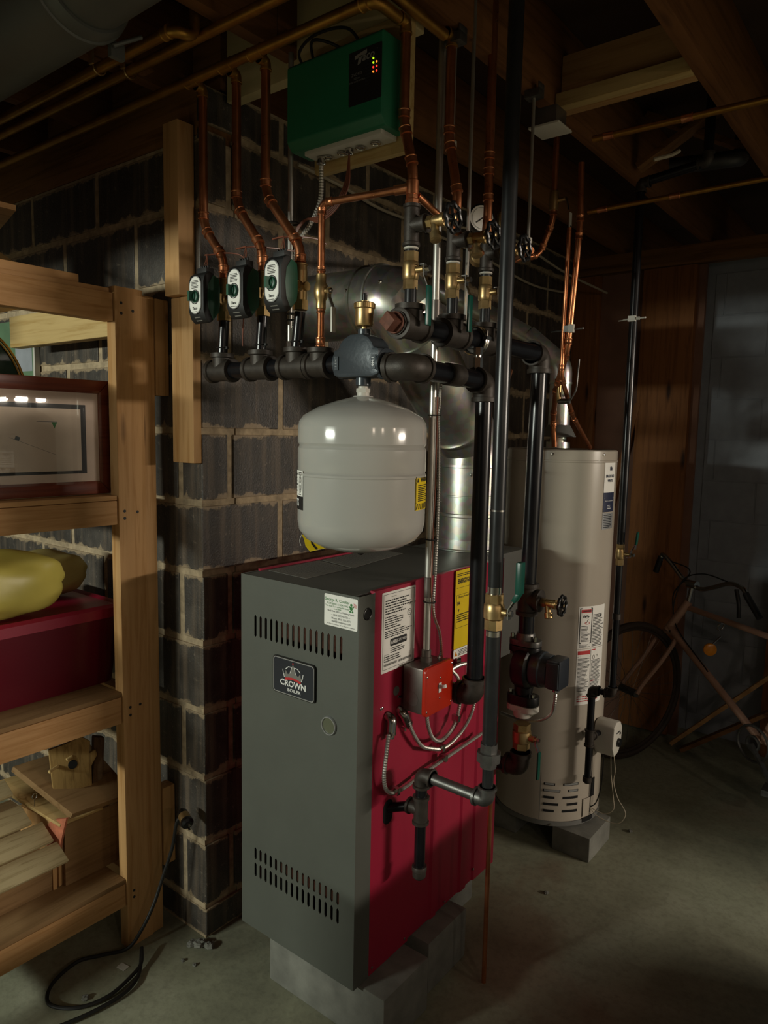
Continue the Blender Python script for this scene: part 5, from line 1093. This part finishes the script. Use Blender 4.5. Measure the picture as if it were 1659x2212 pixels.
obj('glazing', M().slab(fr(y0+.03, z0+.03, .003), fr(y1-.03, z0+.03, .003), fr(y1-.03, z1-.03, .003), fr(y0+.03, z1-.03, .003), .0016), 'glass', t)
t = thing('oval_mirror', 'oval dark green picture in thin gilt rim behind the framed print', 'picture', (-.36, -.50, 1.345)); m = M()
mc = V((-.345, -.468, 1.585)); pts = [mc+V((.0, .155*math.cos(2*PI*i/48), .205*math.sin(2*PI*i/48))) for i in range(48)]
m.sweep(pts, .0042, 8, closed=True); pts2 = [mc+V((.004, .146*math.cos(2*PI*i/48), .195*math.sin(2*PI*i/48))) for i in range(48)]; m.sweep(pts2, .0026, 8, closed=True); obj('gilt_rim', m, 'gold', t)
m = M(); m.prism([(.148*math.cos(2*PI*i/48), .197*math.sin(2*PI*i/48)) for i in range(48)], lambda u, v, q: mc+V((q, u, v)), -.006, .001); obj('green_face', m, 'mirror', t)
t = obj('painted_panel', M().box(-1.50, -.898, -.019, -.006, 1.35, 1.90), 'greenpaint'); tag(t, 'green painted panel leaning on the block wall behind the oval picture', 'panel')
m = M(); m.box(-1.03, -.91, -.0195, -.0185, 1.72, 1.90); obj('white_paint_patch', m, 'bluewall', t); m = M(); m.box(-.898, -.886, -.022, -.004, 1.35, 1.90); obj('edge_strip', m, 'offwhite', t)
# tote and bags on the second shelf
t = thing('storage_tote', 'long burgundy plastic storage tote with lid on the second shelf', 'tote', (-.5, -.6, .785)); zf = .785
m = M(); poly = lambda e, z: [V((x, y, z)) for x, y in rrect(-.66+e, -.225-e, -.79+e, -.095-e, .03)]
m.rings([poly(.03, zf), poly(.016, .93), poly(.012, .99)]); obj('tote_body', m, 'tote', t, smooth=30)
m = M(); m.rings([poly(0, .985), poly(0, 1.012), poly(.012, 1.02), poly(.022, 1.012), poly(.03, 1.012)]); obj('tote_lid', m, 'lid', t, smooth=30)
def blob(c, rx, ry, rz, seed, amp=.15, tip=None):
    rnd = random.Random(seed); ph = [(rnd.uniform(2, 6), rnd.uniform(2, 6), rnd.uniform(0, 6), rnd.uniform(.3, 1)) for _ in range(7)]
    out = []; n, k = 40, 22
    for i in range(k+1):
        th = PI*i/k; ring_ = []
        for j in range(n):
            p = 2*PI*j/n; d = 1+amp*sum(a[3]*math.sin(a[0]*p+a[2])*math.sin(a[1]*th+a[2]) for a in ph)/3
            x, y, z = math.sin(th)*math.cos(p), math.cos(th), math.sin(th)*math.sin(p)
            sgn = lambda q: math.copysign(abs(q)**.75, q)
            ring_.append(V((c[0]+rx*sgn(x)*d, c[1]+ry*sgn(y)*(1+.3*(d-1)), max(c[2]+rz*sgn(z)*d, c[2]-rz*.97))))
        out.append(ring_)
    return M().rings(out)
t = obj('pillow_bag', blob((-.475, -.245, 1.086), .080, .145, .070, 3, .16), 'bag2', smooth=60); tag(t, 'pale yellow stuffed roll on the tote lid, nearest the post', 'bag')
t = obj('pillow_bag', blob((-.315, -.44, 1.105), .068, .185, .090, 11, .18), 'bag', smooth=60); tag(t, 'bright yellow plastic bag on the tote lid at the left edge', 'bag')
t = obj('cardboard_flap', M().slab((-.62, -.55, 1.15), (-.62, -.12, 1.15), (-.66, -.12, 1.25), (-.66, -.55, 1.25), .006), 'pink'); tag(t, 'dull brown carton standing behind the yellow bags', 'box')
bpy.data.objects.remove(t)
# bird houses on the bottom shelf
D0 = .2195
b1_ = thing('birdhouse', 'larger birdhouse with a thick slanted board roof beside the post', 'birdhouse', (-.36, -.2, D0), 'birdhouses on the bottom shelf')
obj('front_wall', M().slab((-.265, -.300, D0), (-.265, -.298, D0+.19), (-.40, -.340, D0+.215), (-.40, -.340, D0), .014), 'wood_z', b1_)
obj('side_wall', M().slab((-.262, -.300, D0), (-.262, -.125, D0), (-.262, -.125, D0+.185), (-.262, -.298, D0+.185), .013), 'ply', b1_)
obj('rear_wall', M().box(-.43, -.263, -.135, -.122, D0, D0+.19), 'ply', b1_)
obj('torn_edge', M().prism([(0, 0), (.012, .06), (.006, .11), (.05, .125), (.055, .15), (.0, .20), (-.05, .215), (-.03, .15), (-.012, .07)], plane_map((-.275, -.318, D0), (-.96, -.28, 0), (0, 0, 1)), 0, .008), 'osb', b1_)
obj('roof_board', M().slab((-.228, -.292, D0+.208), (-.228, -.100, D0+.196), (-.405, -.14, D0+.315), (-.405, -.37, D0+.322), .022), 'ply', b1_, bev=.002)
obj('under_roof_board', M().slab((-.250, -.312, D0+.184), (-.250, -.18, D0+.180), (-.44, -.22, D0+.275), (-.44, -.41, D0+.285), .010), 'pale_y', b1_, bev=.001)
b2_ = thing('birdhouse', 'log birdhouse with a round entrance hole standing at the back', 'birdhouse', (-.52, -.2, D0), 'birdhouses on the bottom shelf')
face = [(-.075, 0), (.060, 0), (.065, .12), (.09, .18), (.085, .215), (.062, .20), (.07, .27), (.04, .31), (-.02, .285), (-.075, .27)]
_fb = plane_map((-.292, -.243, .478), (.30, .954, 0), (-.15, 0, 1))
fb = lambda u, v, t=0: _fb(u*.78, v*.48, t*.7)
obj('face_board', M().prism(face, fb, 0, .022), 'logwood', b2_, bev=.003)
m = M(); m.lathe(fb(.0, .155, .023), fb(0, 0, 1)-fb(0, 0, 0), [(.013, 0), (.0125, .0008), (.001, .001)], 20); obj('entrance_hole', m, 'void', b2_)
m = M(); m.cyl(fb(-.05, .165, .02), fb(-.085, .155, .05), .0045); m.cyl(fb(.0, .205, .022), fb(-.02, .195, .03), .004); obj('perch', m, 'pale_y', b2_)
obj('bark_slab', M().prism([(.062, 0), (.105, .02), (.115, .16), (.125, .27), (.085, .29), (.075, .14)], fb, -.035, .012), 'bark', b2_, bev=.006)
obj('roof_slab', M().slab(fb(-.09, .275, -.1), fb(-.09, .275, .02), fb(.045, .315, .02), fb(.045, .315, -.1), .012), 'logwood', b2_)
b3_ = thing('birdhouse', 'lower birdhouse with three stepped cedar roof slats at the left', 'birdhouse', (-.30, -.42, D0), 'birdhouses on the bottom shelf')
obj('box_body', M().box(-.35, -.262, -.62, -.332, D0, D0+.100), 'ply', b3_); obj('side_board', M().box(-.36, -.258, -.3315, -.320, D0, D0+.105), 'wood_z', b3_)
for i in range(3):
    x, z = -.225-.040*i, D0+.085+.054*i; ye = (-.305, -.326, -.366)[i]
    obj('roof_slat', M().slab((x, -.66, z), (x, ye, z), (x-.048, ye-.008, z+.042), (x-.048, -.66, z+.042), .014), 'rough_y', b3_, bev=.002)
obj('ridge_slat', M().slab((-.345, -.66, D0+.275), (-.345, -.395, D0+.275), (-.395, -.395, D0+.30), (-.395, -.66, D0+.30), .014), 'rough_y', b3_, bev=.002)
m = M(); m.torus((-.322, -.345, D0+.265), (1, .3, 0), .008, .0015, 16, 6); m.cyl((-.322, -.345, D0+.257), (-.322, -.345, D0+.235), .0015, seg=8); obj('hanging_eye', m, 'chrome', b3_)
m = M(); m.box(-.305, -.294, -.335, -.328, D0, D0+.012); m.cyl((-.300, -.33, D0+.010), (-.303, -.338, D0+.02), .005, seg=8); tag(obj('wire_connector', m, 'fit_grey'), 'tiny metal connector lying in front of the slanted-roof birdhouse', 'connector')
# things on the top shelf
T0 = 1.9005
t = obj('plank', M().box(-.30, -.17, -.75, -.255, T0, T0+.022), 'wood_y', bev=.003); tag(t, 'flat pine plank lying on top of the shelving', 'plank')
t = obj('plank', M().box(-.42, -.38, -.135, -.10, 1.882, 1.925), 'wood_x'); tag(t, 'small pine block end standing behind the top rail', 'block')
t = thing('wooden_crate', 'reddish wooden crate on top of the shelving at the left edge', 'crate', (-.5, -.5, T0)); obj('side_board', M().box(-.47, -.455, -.62, -.36, T0, T0+.20), 'oldwood_z', t); obj('front_board', M().box(-.70, -.471, -.3605, -.345, T0, T0+.19), 'oldwood_x', t); obj('lid_board', M().slab((-.40, -.66, T0+.206), (-.40, -.30, T0+.206), (-.75, -.20, T0+.215), (-.75, -.66, T0+.215), .014), 'wood_y', t)
t = obj('plank', M().slab((-.31, -.50, T0+.0), (-.31, -.28, T0+.0), (-.45, -.33, T0+.09), (-.45, -.50, T0+.09), .012), 'pale_y'); tag(t, 'pale sloping board leaning on the crate above the shelf', 'plank')

# ================================================================== cord and plug, debris
t = thing('extension_cord', 'dark cord hanging off the wall post and looping on the floor, with locking plug', 'cord', (-.05, -.2, 0))
m = M(); P0 = [(-.036, -.058, .405), (-.050, -.065, .38), (-.068, -.068, .30), (-.090, -.09, .20), (-.098, -.115, .13), (-.105, -.150, .07), (-.125, -.185, .02), (-.17, -.24, .009), (-.20, -.30, .009), (-.175, -.385, .009), (-.115, -.425, .009), (-.045, -.385, .009), (-.018, -.31, .009), (-.035, -.225, .010), (-.05, -.19, .016), (-.085, -.165, .03)]
m.sweep(spline(P0, 12), .0052, 10); obj('cable', m, 'rubber', t)
m = M(); m.sweep(spline([(-.085, -.165, .03), (-.035, -.205, .009), (-.002, -.25, .009), (.006, -.31, .009), (-.01, -.40, .009), (-.05, -.50, .009), (-.12, -.60, .009)], 12), .0052, 10); obj('cable', m, 'rubber', t)
d = V((.86, -.30, -.18)).normalized(); p = V((-.035, -.055, .413)); m = M(); m.lathe(p, d, [(.008, -.012), (.012, -.006), (.015, .0), (.015, .012), (.013, .014)], 18); m.lathe(p+d*.036, d, [(.017, 0), (.018, .002), (.018, .012), (.012, .018)], 18); obj('plug_body', m, 'black', t); m = M(); m.lathe(p+d*.012, d, [(.0165, 0), (.0165, .024), (.014, .026)], 20); obj('plug_collar', m, 'brass', t); m = M()
for a in (-.006, .006): m.beam(p+d*.05+V((0, 0, a)), p+d*.068+V((0, 0, a)), .006, .0015)
obj('blade', m, 'chrome', t)
def crumb(x, y, s, lab, mat='concrete', name='concrete_crumb', grp='crumbs on the floor'):
    rnd = random.Random(int(x*1000)+int(y*777)); m = M(); m.ball((x, y, s*.5), s, 8, s*.55); m.v = [V((p.x+(rnd.random()-.5)*s*.6, p.y+(rnd.random()-.5)*s*.6, max(0.0005, p.z+(rnd.random()-.5)*s*.3))) for p in m.v]
    tag(obj(name, m, mat, smooth=0), lab, 'debris', grp)
for x, y, s, l_ in ((.008, -.030, .018, 'pale crumb heap at the foot of the chimney corner'), (.035, -.018, .015, 'crumb right of the heap at the chimney corner'), (-.012, -.045, .014, 'crumb left of the heap at the chimney corner'), (-.065, -.352, .010, 'dark chip lying inside the cord loop'), (.02, -.10, .006, 'small chip on the floor in front of the chimney'), (.06, -.09, .006, 'tiny chip on the floor between chimney and boiler')): crumb(x, y, s, l_)
m = M(); m.slab((.62, -.40, .001), (.645, -.385, .001), (.64, -.365, .001), (.615, -.38, .001), .001); tag(obj('paper_scrap', m, 'navy'), 'small blue paper scrap on the floor in front of the boiler', 'scrap')
m = M(); m.slab((-.105, -.235, .001), (-.075, -.23, .001), (-.078, -.21, .001), (-.108, -.215, .001), .001); tag(obj('paper_scrap', m, 'offwhite'), 'small pale paper scrap beside the shelf post', 'scrap')
for x, y, s, l_ in ((.70, .86, .008, 'dark chip on the floor before the heater'), (.79, 1.42, .009, 'small chip on the floor right of the heater block')): crumb(x, y, s, l_)

# ================================================================== bicycle and far clutter
bk = thing('bicycle', 'tan bicycle with upright handlebars leaning by the back wall', 'bicycle', (.85, 2.02, 0))
hub, bb, ht0, ht1, st_ = V((.545, 2.05, .335)), V((1.13, 1.98, .275)), V((.655, 2.22, .615)), V((.735, 2.25, .762)), V((.748, 2.25, .845))
rear, seat = V((1.60, 1.72, .335)), V((1.30, 1.90, .74))
HD, AX, FD = V((.45, .893, 0)), V((.893, -.45, 0)), V((.866, -.5, 0))
def wheel(c, d):
    wv = d.cross(Z_).normalized(); m = M(); m.torus(c, wv, .318, .016, 56, 10); obj('tyre', m, 'tyre', bk)
    m = M(); m.torus(c, wv, .298, .007, 56, 8); r_ = obj('rim', m, 'tyre', bk); m = M()
    for i in range(28):
        t = 2*PI*i/28; m.sweep([c+wv*(.02 if i % 2 else -.02), c+(d*math.cos(t)+Z_*math.sin(t))*.295], .0009, 4)
    obj('spokes', m, 'fit_grey', r_, kind='stuff'); m = M(); m.cyl(c-wv*.05, c+wv*.05, .018); obj('hub', m, 'fit_grey', bk)
wheel(hub, HD); wheel(rear, FD)
m = M(); m.cyl(ht0, ht1, .020); m.sweep([ht1+V((0, 0, -.03)), seat+V((.0, 0, -.03))], .0135, 14); m.sweep([ht0+V((.006, 0, .02)), bb], .0160, 14); m.sweep([seat, bb], .0135, 12); m.sweep([bb, rear+V((.0, .04, 0))], .009, 10); m.sweep([seat+V((0, 0, -.04)), rear+V((.0, .04, 0))], .008, 10); obj('frame', m, 'bikepaint', bk)
m = M()
for s_ in (-1, 1): m.sweep(spline([ht0+V((0, 0, -.005)), ht0+AX*.05*s_+V((0, 0, -.03)), ht0*.55+hub*.45+AX*.052*s_+V((.012, .02, .0)), hub+HD*.03+AX*.052*s_+V((0, 0, .04)), hub+AX*.052*s_]), .0105, 10)
obj('fork', m, 'bikepaint', bk)
m = M(); m.sweep([ht1, st_], .011, 12); m.sweep(spline([st_-AX*.20+V((.0, 0, .085)), st_-AX*.19+V((.0, 0, .112)), st_-AX*.13+V((0, 0, .075)), st_-AX*.06+V((0, 0, .018)), st_, st_+AX*.05+V((0, 0, -.012)), st_+AX*.12+V((0, 0, .012)), st_+AX*.20+V((0, 0, .045)), st_+AX*.25+V((.01, -.01, .04)), st_+AX*.275+V((.02, -.03, .01))]), .0105, 10); m.sweep([st_-AX*.025, st_+AX*.025], .02, 12); obj('handlebar', m, 'chrome', bk)
m = M(); m.sweep([st_+AX*.27+V((.015, -.025, .02)), st_+AX*.31+V((.05, -.06, -.065))], .0145, 12); m.sweep([st_-AX*.20+V((0, 0, .10)), st_-AX*.215+V((-.01, .0, .02))], .0145, 12); obj('grip', m, 'rubber', bk)
m = M(); m.sweep(spline([st_+AX*.24+V((0, -.02, .03)), st_+AX*.26+V((0, -.03, -.03)), st_+AX*.265+V((0, -.03, -.09))]), .009, 8); obj('brake_lever', m, 'rubber', bk)
m = M(); m.sweep(spline([st_-AX*.15+V((0, 0, .09)), st_-AX*.02+V((0, 0, .06)), st_-AX*.10+V((0, -.02, -.06)), st_-AX*.09+V((0, -.03, -.17)), ht0+V((.02, -.03, .0))]), .003, 6); m.sweep(spline([st_+AX*.20+V((0, 0, .05)), st_+AX*.05+V((0, 0, .06)), st_-AX*.06+V((0, -.02, .0)), ht1+V((-.05, -.03, -.10)), bb+V((-.25, .10, .22))]), .003, 6); obj('brake_cable', m, 'rubber', bk)
m = M(); m.lathe((.885, 2.06, .604), V((.5, -.86, 0)), [(.028, 0), (.028, .008), (.024, .011), (.001, .012)], 24); obj('reflector', m, 'amber', bk, label='round amber reflector'); m = M(); m.cyl((.915, 2.115, .655), (.888, 2.065, .62), .004); m.torus((.912, 2.113, .70), (.8, -.45, -.3), .018, .003, 16, 6); obj('bracket', m, 'chrome', bk)
m = M(); wn = V((-.5, -.866, 0)); m.torus(bb+wn*.05, wn, .075, .006, 32, 6); m.torus(bb+wn*.05, wn, .03, .006, 20, 6); m.beam(bb+wn*.06, bb+wn*.06+V((.10, -.06, -.13)), .02, .01); m.box(bb.x+.04, bb.x+.13, 1.80, 1.88, .125, .15); obj('crank', m, 'fit_grey', bk)
m = M(); m.rings([[V((seat.x+dx*w2, seat.y+w_*math.cos(2*PI*j/16), seat.z+.10+.03*math.sin(2*PI*j/16))) for j in range(16)] for dx, w_, w2 in ((-.14, .02, 1), (-.08, .04, 1), (0, .07, 1), (.08, .10, 1), (.12, .09, 1))]); obj('saddle', m, 'rubber', bk, smooth=60); m = M(); m.cyl(seat, seat+V((0, 0, .08)), .012); obj('seat_post', m, 'chrome', bk)
t = obj('leaning_lath', M().beam((.68, 2.33, .02), (1.32, 2.36, .70), .018, .05, (0, 1, 0)), 'wood_x'); tag(t, 'slim wooden lath leaning on the grey wall behind the bicycle', 'plank')
t = obj('leaning_lath', M().beam((.74, 2.28, .02), (1.20, 2.36, .36), .018, .06, (0, 1, 0)), 'oldwood_x'); tag(t, 'shorter dark board lying low behind the bicycle', 'plank')
